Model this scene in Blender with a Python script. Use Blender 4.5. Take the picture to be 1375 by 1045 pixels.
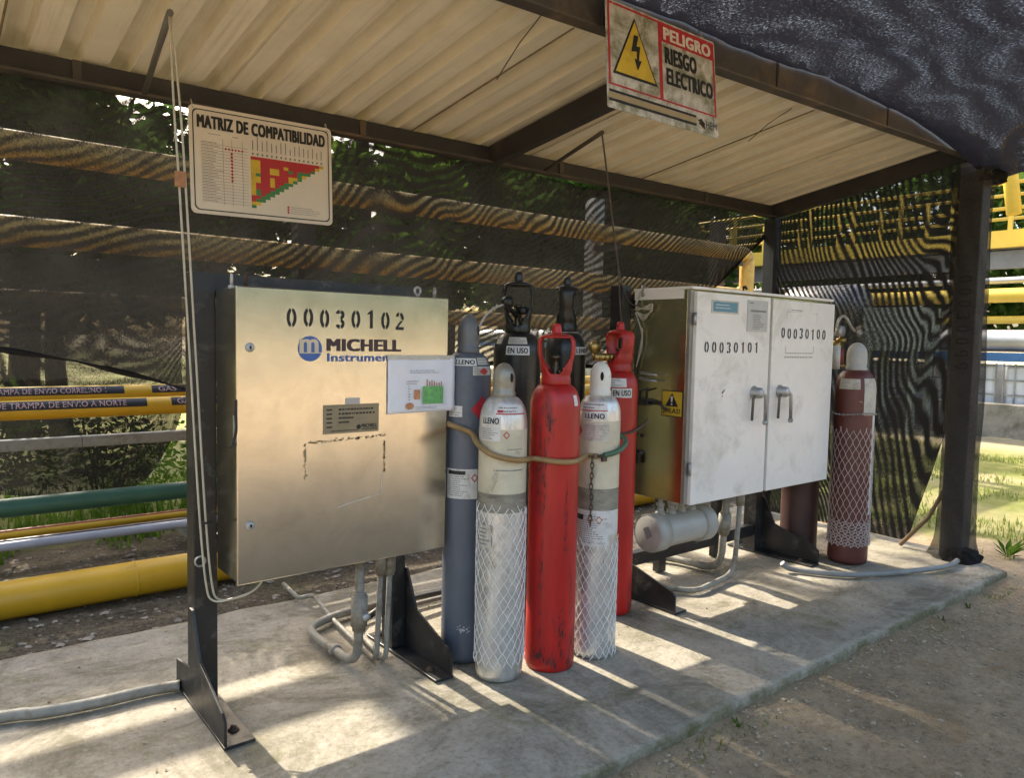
import bpy, math, random
from mathutils import Vector, Matrix, noise
random.seed(7)
S = bpy.context.scene
for o in list(bpy.data.objects): bpy.data.objects.remove(o)
COL = S.collection
PI = math.pi
# ------------------------------------------------------------------ camera
cam = bpy.data.cameras.new('camera'); cam.sensor_width = 36; cam.lens = 26.18; cam.clip_start = .05; cam.clip_end = 2000
co = bpy.data.objects.new('camera', cam); COL.objects.link(co); S.camera = co
rt = Vector((.781, -.624, .020)).normalized(); fw = Vector((.624, .779, -.065)).normalized()
up = rt.cross(fw).normalized(); rt = fw.cross(up)
co.matrix_world = Matrix(((rt.x, up.x, -fw.x, 0), (rt.y, up.y, -fw.y, 0), (rt.z, up.z, -fw.z, 1.5), (0, 0, 0, 1)))
# ------------------------------------------------------------------ light
SUN_EL = math.radians(38)
w = bpy.data.worlds.new('World'); S.world = w; w.use_nodes = True
nt = w.node_tree; sky = nt.nodes.new('ShaderNodeTexSky'); sky.sky_type = 'NISHITA'; sky.sun_disc = False
sky.sun_elevation = SUN_EL; sky.sun_rotation = math.radians(2); sky.air_density = 1.0; sky.dust_density = 5.0; sky.ozone_density = 1.0
nt.links.new(sky.outputs[0], nt.nodes['Background'].inputs[0]); nt.nodes['Background'].inputs[1].default_value = .15
sl = bpy.data.lights.new('sun', 'SUN'); sl.energy = 2.4; sl.angle = math.radians(.6); sl.color = (1, .95, .87)
so = bpy.data.objects.new('sun', sl); COL.objects.link(so); so.location = (2, 12, 14)
so.rotation_euler = Vector((.03, -math.cos(SUN_EL), -math.sin(SUN_EL))).to_track_quat('-Z', 'Y').to_euler()
S.view_settings.view_transform = 'Standard'; S.view_settings.look = 'None'; S.view_settings.gamma = 1
S.view_settings.exposure = 2.25
S.view_settings.use_white_balance = True; S.view_settings.white_balance_temperature = 7100; S.view_settings.white_balance_tint = 8
S.render.engine = 'CYCLES'
S.cycles.max_bounces = 10; S.cycles.transparent_max_bounces = 24; S.cycles.diffuse_bounces = 5; S.cycles.glossy_bounces = 4
S.cycles.sample_clamp_indirect = 6

# ------------------------------------------------------------------ materials
MATS = {}
def new_mat(name):
    m = bpy.data.materials.new(name); m.use_nodes = True; m.node_tree.nodes.clear(); return m, m.node_tree
class N:
    """small node-graph helper"""
    def __init__(s, nt): s.nt = nt
    def n(s, t, **k):
        x = s.nt.nodes.new(t)
        for a, v in k.items(): setattr(x, a, v)
        return x
    def l(s, a, b): s.nt.links.new(a, b)
    def coord(s, kind='Object', scale=(1, 1, 1)):
        c = s.n('ShaderNodeTexCoord'); m = s.n('ShaderNodeMapping'); m.inputs[3].default_value = scale
        s.l(c.outputs[kind], m.inputs[0]); return m.outputs[0]
    def noise(s, v, scale, detail=4, rough=.6, dist=0):
        x = s.n('ShaderNodeTexNoise'); x.inputs['Scale'].default_value = scale; x.inputs['Detail'].default_value = detail
        x.inputs['Roughness'].default_value = rough; x.inputs['Distortion'].default_value = dist; s.l(v, x.inputs['Vector']); return x.outputs[0]
    def ramp(s, f, stops):
        r = s.n('ShaderNodeValToRGB'); e = r.color_ramp.elements
        while len(e) < len(stops): e.new(.5)
        for i, (p, c) in enumerate(stops):
            e[i].position = p; e[i].color = (c, c, c, 1) if isinstance(c, (int, float)) else (*c, 1)
        s.l(f, r.inputs[0]); return r.outputs[0]
    def mix(s, f, a, b, mode='MIX'):
        x = s.n('ShaderNodeMix', data_type='RGBA', blend_type=mode)
        for sock, v in ((x.inputs[0], f), (x.inputs[6], a), (x.inputs[7], b)):
            if hasattr(v, 'is_linked') or hasattr(v, 'node'): s.l(v, sock)
            elif isinstance(v, (int, float)): sock.default_value = v if sock == x.inputs[0] else (v, v, v, 1)
            else: sock.default_value = (*v, 1)
        return x.outputs[2]
    def math(s, op, a, b=0.0, clamp=False):
        x = s.n('ShaderNodeMath', operation=op); x.use_clamp = clamp
        for i, v in enumerate((a, b)):
            if isinstance(v, (int, float)): x.inputs[i].default_value = v
            else: s.l(v, x.inputs[i])
        return x.outputs[0]
    def bump(s, h, strength, dist=.01):
        b = s.n('ShaderNodeBump'); b.inputs[0].default_value = strength; b.inputs[1].default_value = dist
        s.l(h, b.inputs['Height']); return b.outputs[0]
    def out(s, col, rough, metal=0, normal=None, spec=.5, **kw):
        p = s.n('ShaderNodeBsdfPrincipled'); o = s.n('ShaderNodeOutputMaterial')
        for key, v in (('Base Color', col), ('Roughness', rough), ('Metallic', metal), ('Specular IOR Level', spec)):
            if isinstance(v, (int, float)): p.inputs[key].default_value = v
            elif isinstance(v, tuple): p.inputs[key].default_value = (*v, 1)
            else: s.l(v, p.inputs[key])
        if normal is not None: s.l(normal, p.inputs['Normal'])
        for k, v in kw.items(): p.inputs[k.replace('_', ' ')].default_value = v
        s.l(p.outputs[0], o.inputs[0]); return p

def mat(name, col, rough=.5, metal=0, var=.18, scale=6, bump=.15, bscale=60, dirt=None, stretch=(1, 1, 1), spec=.5):
    """painted / plain surface: base colour with cloudy variation, optional dirt layer (colour, scale, low, high)"""
    if name in MATS: return MATS[name]
    m, t = new_mat(name); g = N(t); v = g.coord('Object', stretch)
    n1 = g.noise(v, scale, 5, .65)
    a = tuple(max(0, c*(1-var)) for c in col); b = tuple(min(1, c*(1+var)) for c in col)
    c = g.mix(g.ramp(n1, [(.3, 0), (.7, 1)]), a, b)
    r = g.math('ADD', g.math('MULTIPLY', g.noise(v, scale*2.3, 3), .25), rough-.12)
    if dirt:
        dc, ds, lo, hi = dirt
        d = g.noise(v, ds, 7, .72, .4)
        f = g.ramp(d, [(lo, 0), (hi, 1)])
        c = g.mix(f, c, dc); r = g.math('ADD', r, g.math('MULTIPLY', f, .2))
    nb = g.bump(g.noise(v, bscale, 4), bump, .004)
    g.out(c, r, metal, nb, spec); MATS[name] = m; return m

def net_mat(name, ang, freq, warp, wscale, base=.80, amp=.16, col=(.018, .0172, .0162), wamp=.3):
    """black knitted shade cloth; the density beats where the knit is doubled and stretched"""
    m, t = new_mat(name); g = N(t); uv = g.coord('UV')
    sp = g.n('ShaderNodeSeparateXYZ'); g.l(uv, sp.inputs[0])
    lin = g.math('ADD', g.math('MULTIPLY', sp.outputs[0], math.cos(ang)*freq), g.math('MULTIPLY', sp.outputs[1], math.sin(ang)*freq))
    wn = g.noise(uv, wscale, 1.5, .45, .5)
    ph = g.math('ADD', lin, g.math('MULTIPLY', wn, warp))
    s = g.math('SINE', ph)
    ampn = g.ramp(g.noise(uv, wscale*1.7, 2), [(.35, .15), (.62, 1)])
    fine = g.noise(g.coord('UV', (260, 90, 1)), 1, 2, .7)
    fine2 = g.noise(g.coord('UV', (70, 45, 1)), 1, 2, .6)
    wide = g.noise(uv, wscale*.8, 3)
    f = g.math('ADD', base, g.math('MULTIPLY', g.math('MULTIPLY', s, ampn), amp))
    f = g.math('ADD', f, g.math('MULTIPLY', g.math('SUBTRACT', fine, .5), .75))
    f = g.math('ADD', f, g.math('MULTIPLY', g.math('SUBTRACT', fine2, .5), .35))
    f = g.math('ADD', f, g.math('MULTIPLY', g.math('SUBTRACT', wide, .5), wamp), True)
    tr = g.n('ShaderNodeBsdfTransparent')
    df = g.n('ShaderNodeBsdfDiffuse'); df.inputs[0].default_value = (*col, 1)
    tl = g.n('ShaderNodeBsdfTranslucent'); tl.inputs[0].default_value = (*[c*.35 for c in col], 1)
    a1 = g.n('ShaderNodeAddShader'); g.l(df.outputs[0], a1.inputs[0]); g.l(tl.outputs[0], a1.inputs[1])
    mx = g.n('ShaderNodeMixShader'); g.l(f, mx.inputs[0]); g.l(tr.outputs[0], mx.inputs[1]); g.l(a1.outputs[0], mx.inputs[2])
    o = g.n('ShaderNodeOutputMaterial'); g.l(mx.outputs[0], o.inputs[0]); MATS[name] = m; return m

def steel_mat(name, col, r0, r1, stretch, dirtamt=.35):
    m, t = new_mat(name); g = N(t); v = g.coord('Object', stretch); vo = g.coord('Object')
    brush = g.noise(v, 3, 6, .75)
    sm = g.noise(vo, 5, 6, .7, .6)
    c = g.mix(g.ramp(sm, [(.42, 0), (.75, dirtamt)]), col, tuple(x*.6 for x in col))
    c = g.mix(g.ramp(brush, [(.3, 0), (.7, .22)]), c, tuple(x*.75 for x in col))
    r = g.math('ADD', g.math('MULTIPLY', g.noise(vo, 9, 5, .7), r1-r0), r0)
    r = g.math('ADD', r, g.math('MULTIPLY', brush, .08))
    h = g.math('ADD', g.math('MULTIPLY', g.noise(vo, 1.7, 2), 1.0), g.math('MULTIPLY', brush, .012))
    nb = g.bump(h, .12, .012)
    p = g.out(c, r, 1.0, nb)
    MATS[name] = m; return m

def concrete_mat():
    m, t = new_mat('concrete'); g = N(t); v = g.coord('Object')
    big = g.noise(v, 1.1, 6, .65, .5); mid = g.noise(v, 6, 8, .7, .3); fine = g.noise(v, 90, 5, .7)
    c = g.mix(g.ramp(big, [(.32, 0), (.68, 1)]), (.31, .27, .21), (.44, .395, .32))
    c = g.mix(g.ramp(mid, [(.35, .0), (.7, .55)]), c, (.19, .165, .125))
    c = g.mix(g.ramp(fine, [(.45, 0), (.7, .35)]), c, (.44, .41, .35))
    # damp, mossy stains
    st = g.noise(v, 1.9, 8, .75, 1.2)
    c = g.mix(g.ramp(st, [(.46, 0), (.62, .8)]), c, (.115, .10, .062))
    ms = g.noise(v, 3.1, 7, .75, .8)
    c = g.mix(g.ramp(ms, [(.55, 0), (.68, .6)]), c, (.16, .15, .055))
    # long trowel / wash marks
    tw = g.noise(g.coord('Object', (1.2, 9, 1)), 2, 5, .7, .5)
    c = g.mix(g.ramp(tw, [(.45, 0), (.75, .4)]), c, (.40, .36, .28))
    sp = g.noise(v, 170, 3, .8)
    c = g.mix(g.ramp(sp, [(.68, 0), (.74, .8)]), c, (.07, .06, .05))
    gr = g.noise(v, 38, 6, .8)
    c = g.mix(g.ramp(gr, [(.38, .5), (.48, 0)]), c, (.15, .13, .095)); c = g.mix(g.ramp(gr, [(.56, 0), (.68, .5)]), c, (.50, .46, .385))
    sep = g.n('ShaderNodeSeparateXYZ'); g.l(v, sep.inputs[0])
    ed = g.math('SUBTRACT', 1.782, g.math('ADD', sep.outputs[1], g.math('MULTIPLY', g.math('SUBTRACT', g.noise(v, 7, 6, .75), .5), .13)))
    c = g.mix(g.math('MULTIPLY', g.math('MULTIPLY', ed, 26, True), .9), c, g.mix(g.ramp(gr, [(.4, 0), (.6, 1)]), (.075, .08, .022), (.15, .13, .06)))
    h = g.math('ADD', g.math('MULTIPLY', mid, .6), g.math('MULTIPLY', fine, .35))
    h = g.math('ADD', h, g.math('MULTIPLY', sp, -.25)); h = g.math('ADD', h, g.math('MULTIPLY', gr, .5))
    g.out(c, .9, 0, g.bump(h, .55, .012), .25); MATS['concrete'] = m; return m

def ground_mat():
    m, t = new_mat('ground_soil'); g = N(t); v = g.coord('Object')
    sp = g.n('ShaderNodeSeparateXYZ'); g.l(v, sp.inputs[0])
    big = g.noise(v, .9, 6, .65, .4); mid = g.noise(v, 7, 8, .75, .2); fine = g.noise(v, 110, 6, .75)
    dirt = g.mix(g.ramp(big, [(.3, 0), (.7, 1)]), (.37, .27, .16), (.54, .41, .26))
    dirt = g.mix(g.ramp(mid, [(.35, 0), (.72, .75)]), dirt, (.16, .125, .085))
    dirt = g.mix(g.ramp(fine, [(.5, 0), (.72, .7)]), dirt, (.50, .44, .36))
    gr = g.noise(v, 34, 6, .8)
    dirt = g.mix(g.ramp(gr, [(.38, .55), (.48, 0)]), dirt, (.14, .105, .065)); dirt = g.mix(g.ramp(gr, [(.57, 0), (.68, .55)]), dirt, (.52, .45, .36))
    warm = g.noise(v, 2.6, 5, .7, .6)
    dirt = g.mix(g.ramp(warm, [(.55, 0), (.7, .5)]), dirt, (.30, .19, .085))
    soil = g.mix(g.ramp(mid, [(.35, 0), (.7, 1)]), (.085, .066, .044), (.19, .155, .11))
    soil = g.mix(g.ramp(fine, [(.52, 0), (.75, .6)]), soil, (.30, .27, .22))
    soil = g.mix(g.ramp(gr, [(.40, .8), (.50, 0)]), soil, (.035, .028, .018)); soil = g.mix(g.ramp(gr, [(.58, 0), (.68, .6)]), soil, (.34, .30, .24))
    soil = g.mix(g.ramp(big, [(.5, 0), (.66, .6)]), soil, (.085, .095, .03))
    wob = g.math('MULTIPLY', g.math('SUBTRACT', g.noise(v, 3, 5), .5), .6)
    back = g.ramp(g.math('ADD', sp.outputs[1], wob), [(0, 0), (1, 1)])
    back = g.math('GREATER_THAN', g.math('ADD', sp.outputs[1], wob), 3.4)
    c = g.mix(back, dirt, soil)
    # lawn to the right of the slab and beyond the pipes
    gn = g.noise(v, 2.2, 7, .75, .5)
    gcol = g.mix(g.ramp(gn, [(.3, 0), (.7, 1)]), (.12, .155, .035), (.30, .28, .10))
    gcol = g.mix(g.ramp(g.noise(v, .7, 4), [(.5, 0), (.68, .85)]), gcol, (.42, .34, .20))
    wob2 = g.math('MULTIPLY', g.math('SUBTRACT', g.noise(v, 1.4, 5), .5), 1.3)
    dx = g.math('SUBTRACT', g.math('ADD', sp.outputs[0], wob2), 6.45)
    dy = g.math('SUBTRACT', g.math('ADD', sp.outputs[1], wob2), 1.75)
    lawn = g.math('MULTIPLY', g.math('MULTIPLY', dx, 3, True), g.math('MULTIPLY', dy, 3, True))
    far = g.math('MULTIPLY', g.math('SUBTRACT', g.math('ADD', sp.outputs[1], wob2), 6.0), 2, True)
    sand = g.math('MULTIPLY', g.math('SUBTRACT', sp.outputs[0], 12.6), 1.0, True)
    lawn = g.math('MAXIMUM', lawn, far)
    c = g.mix(lawn, c, gcol)
    c = g.mix(g.math('MULTIPLY', sand, .75), c, (.46, .38, .26))
    h = g.math('ADD', g.math('MULTIPLY', mid, .7), g.math('MULTIPLY', fine, .5)); h = g.math('ADD', h, gr)
    g.out(c, .95, 0, g.bump(h, .9, .02), .15); MATS['ground_soil'] = m; return m

def roof_mat():
    m, t = new_mat('roof_sheet_metal'); g = N(t); v = g.coord('Object')
    a = g.noise(g.coord('Object', (15, .35, 1)), 2.2, 6, .7, .4); b = g.noise(v, 3.0, 7, .7, .6); s = g.noise(g.coord('Object', (6, 9, 1)), 3, 7, .8)
    c = g.mix(g.ramp(b, [(.35, 0), (.7, 1)]), (.78, .71, .56), (.87, .81, .67))
    c = g.mix(g.ramp(a, [(.50, 0), (.70, .55)]), c, (.54, .45, .30))
    c = g.mix(g.ramp(s, [(.64, 0), (.74, .3)]), c, (.26, .19, .105))
    p = g.out(c, .55, 0, g.bump(b, .1, .01), .35)          # slight translucency mixed in below to brighten the roof underside
    tl = g.n('ShaderNodeBsdfTranslucent'); g.l(c, tl.inputs[0]); mx = g.n('ShaderNodeMixShader'); mx.inputs[0].default_value = .07
    g.l(p.outputs[0], mx.inputs[1]); g.l(tl.outputs[0], mx.inputs[2]); g.l(mx.outputs[0], [n_ for n_ in t.nodes if n_.type == 'OUTPUT_MATERIAL'][0].inputs[0]); MATS['roof'] = m; return m

def leaf_mat(name, c0, c1):
    m, t = new_mat(name); g = N(t)
    v = g.coord('Object'); n1 = g.noise(v, 1.6, 4, .7); n2 = g.noise(v, 12, 3, .7)
    c = g.mix(g.ramp(n1, [(.35, 0), (.65, 1)]), c0, c1)
    c = g.mix(g.ramp(n2, [(.4, 0), (.7, .5)]), c, tuple(x*1.5 for x in c1))
    df = g.n('ShaderNodeBsdfDiffuse'); tl = g.n('ShaderNodeBsdfTranslucent'); g.l(c, df.inputs[0]); g.l(c, tl.inputs[0])
    mx = g.n('ShaderNodeMixShader'); mx.inputs[0].default_value = .45; g.l(df.outputs[0], mx.inputs[1]); g.l(tl.outputs[0], mx.inputs[2])
    o = g.n('ShaderNodeOutputMaterial'); g.l(mx.outputs[0], o.inputs[0]); MATS[name] = m; return m

CONC = concrete_mat(); GROUND = ground_mat(); ROOF = roof_mat()
NET_BACK = net_mat('shade_net_rear', 1.05, 140, 120, .95, .885, .20)
NET_SIDE = net_mat('shade_net_side', .25, 135, 120, .85, .93, .28)
NET_TOP = net_mat('shade_net_canopy', 1.45, 30, 30, 1.1, 1.045, .05, (.022, .0215, .026), .10)
NET_LOW = net_mat('shade_net_low', 1.9, 60, 90, 1.1, .87, .16)
NET_WRAP = net_mat('shade_net_wrap', .2, 60, 20, 1.5, .93, .06, (.022, .020, .019))
BRUSHED = steel_mat('brushed_stainless', (.72, .69, .63), .10, .22, (4, 4, 90), .55)
SIDEP = steel_mat('reflection_tinted_steel', (.66, .64, .44), .12, .22, (2, 2, 60), .3)  # olive tint in the base colour stands in for reflected foliage
POLISH = steel_mat('polished_stainless', (.62, .60, .50), .10, .24, (2, 2, 60), .3)
GALV = mat('galvanised_steel', (.42, .42, .41), .5, .7, .2, 9, .1, 40, ((.20, .17, .13), 5, .5, .75))
GREYPAINT = mat('grey_conduit_paint', (.27, .255, .215), .55, 0, .2, 9, .1, 50, ((.13, .10, .065), 9, .46, .68))
BLACKP = mat('black_steel_paint', (.016, .016, .017), .40, 0, .3, 8, .25, 70, ((.11, .10, .085), 9, .54, .74))
BEAM = mat('beam_steel_paint', (.055, .047, .040), .6, 0, .25, 5, .25, 50, ((.17, .115, .065), 4, .5, .74))
BEAMD = mat('dark_beam_paint', (.028, .026, .026), .6, 0, .25, 5, .25, 50, ((.09, .07, .05), 4, .55, .78))
RED = mat('red_cylinder_paint', (.44, .014, .012), .40, 0, .25, 5, .22, 40, ((.10, .020, .016), 7, .54, .68), (1, 1, .22))
BLACKC = mat('black_cylinder_paint', (.014, .015, .015), .32, 0, .3, 8, .15, 60, ((.07, .062, .05), 5, .58, .76))
GREYC = mat('grey_cylinder_paint', (.10, .117, .148), .42, 0, .15, 5, .15, 60, ((.055, .06, .07), 4, .5, .75), (1, 1, .4))
MAROON = mat('maroon_cylinder_paint', (.115, .033, .027), .45, 0, .18, 5, .15, 60, ((.06, .022, .02), 4, .55, .75))
ALU = mat('bare_aluminium', (.72, .71, .68), .36, .65, .2, 7, .25, 60, ((.27, .245, .19), 7, .47, .70), (1, 1, .5))
CREAMW = mat('cream_painted_band', (.56, .51, .38), .5, 0, .12, 8, .15, 60, ((.27, .22, .14), 9, .55, .72))
GRIME = mat('grimy_band', (.27, .25, .20), .6, .2, .3, 9, .2, 50, ((.12, .10, .08), 6, .5, .7), (1, 1, 3))
CAPGREY = mat('cap_steel', (.30, .28, .23), .4, .5, .2, 10, .2, 50, ((.14, .11, .07), 7, .5, .75))
CAPWHITE = mat('cap_white_paint', (.66, .65, .58), .4, 0, .1, 9, .2, 50, ((.30, .22, .12), 9, .62, .74))
CAPLITE = mat('cap_light_grey', (.42, .42, .40), .5, 0, .1, 9, .15, 50)
WHITEP = mat('white_door_paint', (.78, .745, .70), .34, 0, .06, 2.2, .08, 12, ((.50, .45, .37), 3, .52, .8))
DOOREDGE = mat('door_edge_grey', (.30, .29, .26), .45, .4, .15, 6)
RUBBER = mat('black_rubber', (.02, .02, .02), .7)
PAPER = mat('white_paper', (.72, .72, .75), .55, 0, .05, 6, .2, 14)
LABEL = mat('white_label', (.62, .61, .58), .5, 0, .08, 20, .1, 60, ((.36, .33, .28), 24, .55, .75))
LABELOLD = mat('aged_label', (.52, .49, .42), .55, 0, .15, 18, .1, 60, ((.26, .22, .16), 14, .5, .72))
INK = mat('black_ink', (.015, .014, .015), .55, 0, .1)
INKG = mat('grey_print', (.16, .16, .17), .6, 0, .1)
STENCIL = mat('stencil_paint', (.012, .012, .012), .6, 0, .3, 40)
BLUE = mat('blue_print', (.045, .115, .34), .45, 0, .08)
MAROONINK = mat('plum_print', (.045, .02, .026), .45, 0, .08)
LOGOM = mat('logo_bare_metal', (.50, .46, .38), .4, .8, .08)
PLATE = mat('etched_plate', (.25, .215, .145), .42, .5, .1, 10)
REDINK = mat('red_print', (.42, .022, .03), .5, 0, .1)
YELINK = mat('yellow_print', (.58, .40, .035), .5, 0, .1, 12, .1, 40, ((.38, .25, .04), 9, .5, .72))
GRNINK = mat('green_print', (.045, .20, .07), .5, 0, .1)
GRNCH = mat('green_chart_print', (.14, .40, .13), .5, 0, .3, 60)
ORNINK = mat('orange_print', (.50, .22, .10), .5, 0, .4, 90)
TEAL = mat('teal_label', (.07, .24, .33), .4, 0, .08)
GREYLAB = mat('grey_foil_label', (.40, .40, .40), .35, .3, .08)
SIGNW = mat('weathered_sign_white', (.52, .50, .46), .5, 0, .22, 9, .1, 60, ((.19, .19, .12), 11, .42, .62))
SIGNC = mat('cream_sign_face', (.66, .60, .52), .45, 0, .06, 4, .05, 30)
YEL = mat('yellow_pipe_paint', (.62, .34, .018), .42, 0, .1, 3, .12, 40, ((.36, .19, .03), 7, .62, .76))
YELOLD = mat('faded_yellow_pipe_paint', (.60, .36, .085), .5, 0, .2, 3, .1, 30, ((.16, .09, .03), 3, .5, .7))
YELS = mat('yellow_walkway_paint', (.66, .46, .07), .45, 0, .08, 3)
GREENP = mat('green_pipe_paint', (.035, .115, .075), .45, 0, .15, 5, .1, 40)
REDRUST = mat('red_brown_pipe_top', (.25, .06, .025), .6, 0, .2, 9)
WHITEPIPE = mat('pale_grey_pipe', (.46, .46, .52), .45, 0, .1, 5)
PVC = mat('pale_pvc', (.36, .35, .32), .4, 0, .12, 6, .1, 40, ((.33, .30, .24), 6, .55, .75))
HOSE = mat('tan_hose', (.29, .185, .075), .5, 0, .2, 12)
HOSEG = mat('green_hose', (.06, .13, .075), .45, 0, .15, 12)
CHAIN = mat('old_chain_steel', (.10, .085, .065), .5, .7, .3, 30)
BRASS = mat('brass', (.38, .26, .09), .35, .9, .2, 12)
WIRE = mat('pale_wire', (.46, .42, .33), .5, 0, .15, 12)
WIRED = mat('dark_rod', (.09, .075, .058), .55, .4, .3, 12)
SLEEVE = mat('white_plastic_net', (.80, .79, .77), .45, 0, .1, 20)
SLEEVEP = mat('pinkish_plastic_net', (.56, .47, .44), .45, 0, .1, 20)
STONE = mat('stone', (.31, .25, .175), .9, 0, .45, 14, .4, 60)
DARKHOLE = mat('dark_hole', (.006, .006, .006), .9)
RUST = mat('rusty_bolt', (.075, .045, .028), .8, .3, .3, 30)
TAN = mat('sign_tan_stripe', (.34, .26, .14), .5, 0, .15, 8)
RESID = mat('tape_residue', (.36, .275, .14), .7, 0, .4, 60)
WOODM = mat('old_timber', (.16, .11, .065), .8, 0, .3, 6, .4, 50)
CORE = mat('walkway_grey_steel', (.22, .22, .22), .5, .2, .15, 4)
SILV = mat('silver_pipe', (.46, .46, .47), .4, .5, .12, 4)
BLUEP = mat('blue_tank_paint', (.04, .13, .30), .4, 0, .1, 4)
TOTE = mat('white_tote_plastic', (.72, .73, .76), .4, 0, .05, 4)
WALLC = mat('low_wall_concrete', (.26, .24, .20), .9, 0, .3, 3, .4, 40, ((.10, .09, .065), 2, .5, .7))
BARK = mat('bark', (.085, .065, .045), .9, 0, .35, 7, .6, 30)
LEAF_A = leaf_mat('leaf_dark', (.020, .045, .012), (.05, .095, .02))
LEAF_B = leaf_mat('leaf_bright', (.05, .11, .015), (.13, .22, .035))
LEAF_C = leaf_mat('leaf_mid', (.03, .07, .014), (.085, .14, .03))
GRASSM = leaf_mat('grass_blade', (.10, .15, .03), (.24, .26, .08))

# ------------------------------------------------------------------ mesh helpers (all coordinates in world metres)
class MB:
    def __init__(s): s.v = []; s.f = []; s.sm = []; s.uv = None
    def add(s, vs, fs, smooth=False):
        b = len(s.v); s.v += [tuple(p) for p in vs]; s.f += [tuple(i+b for i in f) for f in fs]; s.sm += [smooth]*len(fs); return s
    def box(s, x0, x1, y0, y1, z0, z1, dz=0):
        """dz: rise of the far-x end"""
        vs = [(x0, y0, z0), (x1, y0, z0+dz), (x1, y1, z0+dz), (x0, y1, z0), (x0, y0, z1), (x1, y0, z1+dz), (x1, y1, z1+dz), (x0, y1, z1)]
        return s.add(vs, [(0, 3, 2, 1), (4, 5, 6, 7), (0, 1, 5, 4), (1, 2, 6, 5), (2, 3, 7, 6), (3, 0, 4, 7)])
    def prism(s, poly, axis, a, b):
        """poly in the two other axes, extruded along axis from a to b"""
        def P(p, t): return {'x': (t, p[0], p[1]), 'y': (p[0], t, p[1]), 'z': (p[0], p[1], t)}[axis]
        n = len(poly); vs = [P(p, a) for p in poly]+[P(p, b) for p in poly]
        fs = [tuple(range(n))[::-1], tuple(range(n, 2*n))]+[(i, (i+1) % n, (i+1) % n+n, i+n) for i in range(n)]
        return s.add(vs, fs)
    def tube(s, pts, r, n=10, caps=True, closed=False):
        pts = [Vector(p) for p in pts]; m = len(pts); rs = r if isinstance(r, (list, tuple)) else [r]*m
        vs = []; prev = None
        for i, p in enumerate(pts):
            if closed: d = (pts[(i+1) % m]-pts[i-1]).normalized()
            else: d = (pts[min(i+1, m-1)]-pts[max(i-1, 0)]).normalized()
            if prev is None:
                a = d.cross(Vector((0, 0, 1)))
                if a.length < .1: a = d.cross(Vector((1, 0, 0)))
            else: a = prev-d*prev.dot(d)
            a.normalize(); b = d.cross(a); prev = a
            for k in range(n):
                t = 2*PI*k/n; vs.append(p+(a*math.cos(t)+b*math.sin(t))*rs[i])
        fs = []
        for i in range(m if closed else m-1):
            j = (i+1) % m
            for k in range(n): fs.append((i*n+k, i*n+(k+1) % n, j*n+(k+1) % n, j*n+k))
        s.add(vs, fs, True)
        if caps and not closed:
            b = len(s.v)-len(vs); s.f.append(tuple(b+k for k in range(n))[::-1]); s.f.append(tuple(b+(m-1)*n+k for k in range(n))); s.sm += [False]*2
        return s
    def lathe(s, prof, c, n=40, axis='z', a0=0):
        vs = []; fs = []
        for r, h in prof:
            for k in range(n):
                t = a0+2*PI*k/n; u, v = r*math.cos(t), r*math.sin(t)
                vs.append((c[0]+u, c[1]+v, c[2]+h) if axis == 'z' else ((c[0]+h, c[1]+u, c[2]+v) if axis == 'x' else (c[0]+v, c[1]+h, c[2]+u)))
        for i in range(len(prof)-1):
            for k in range(n): fs.append((i*n+k, i*n+(k+1) % n, (i+1)*n+(k+1) % n, (i+1)*n+k))
        return s.add(vs, fs, True)
def worigin(o):
    p = Vector((0, 0, 0))
    while o is not None: p += o.location; o = o.parent
    return p
def obj(name, mb, m, parent=None, label=None, cat=None, group=None, kind=None, bevel=0, solid=0, auto=True):
    me = bpy.data.meshes.new(name)
    if parent is not None: org = worigin(parent); loc = (0, 0, 0)
    else:
        xs, ys, zs = zip(*mb.v); org = Vector(((min(xs)+max(xs))/2, (min(ys)+max(ys))/2, min(zs))); loc = org
        if kind == 'structure': org = Vector((0, 0, 0)); loc = (0, 0, 0)
    me.from_pydata([(x-org.x, y-org.y, z-org.z) for x, y, z in mb.v], [], mb.f)
    me.polygons.foreach_set('use_smooth', mb.sm)
    if mb.uv:
        l = me.uv_layers.new(name='uv')
        for lp in me.loops: l.data[lp.index].uv = mb.uv[lp.vertex_index]
    me.materials.append(m)
    o = bpy.data.objects.new(name, me); COL.objects.link(o); o.location = loc
    if parent is not None: o.parent = parent
    if bevel:
        b = o.modifiers.new('bevel', 'BEVEL'); b.width = bevel; b.segments = 2; b.limit_method = 'ANGLE'; b.angle_limit = .7
    if solid:
        b = o.modifiers.new('solid', 'SOLIDIFY'); b.thickness = solid; b.offset = 0
    tag(o, label, cat, group, kind); me.update(); return o
def tag(o, label=None, cat=None, group=None, kind=None):
    for k, v in (('label', label), ('category', cat), ('group', group), ('kind', kind)):
        if v: o[k] = v
    return o
def thing(name, loc, label, cat, group=None):
    o = bpy.data.objects.new(name, None); COL.objects.link(o); o.location = loc; o.empty_display_size = .1
    return tag(o, label, cat, group)
def smooth_path(pts, k=6):
    """Catmull-Rom through the given points"""
    P = [Vector(p) for p in pts]; out = []
    for i in range(len(P)-1):
        p0, p1, p2, p3 = P[max(i-1, 0)], P[i], P[i+1], P[min(i+2, len(P)-1)]
        for j in range(k):
            t = j/k; out.append(.5*((2*p1)+(p2-p0)*t+(2*p0-5*p1+4*p2-p3)*t*t+(3*p1-p0-3*p2+p3)*t**3))
    out.append(P[-1]); return out
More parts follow.
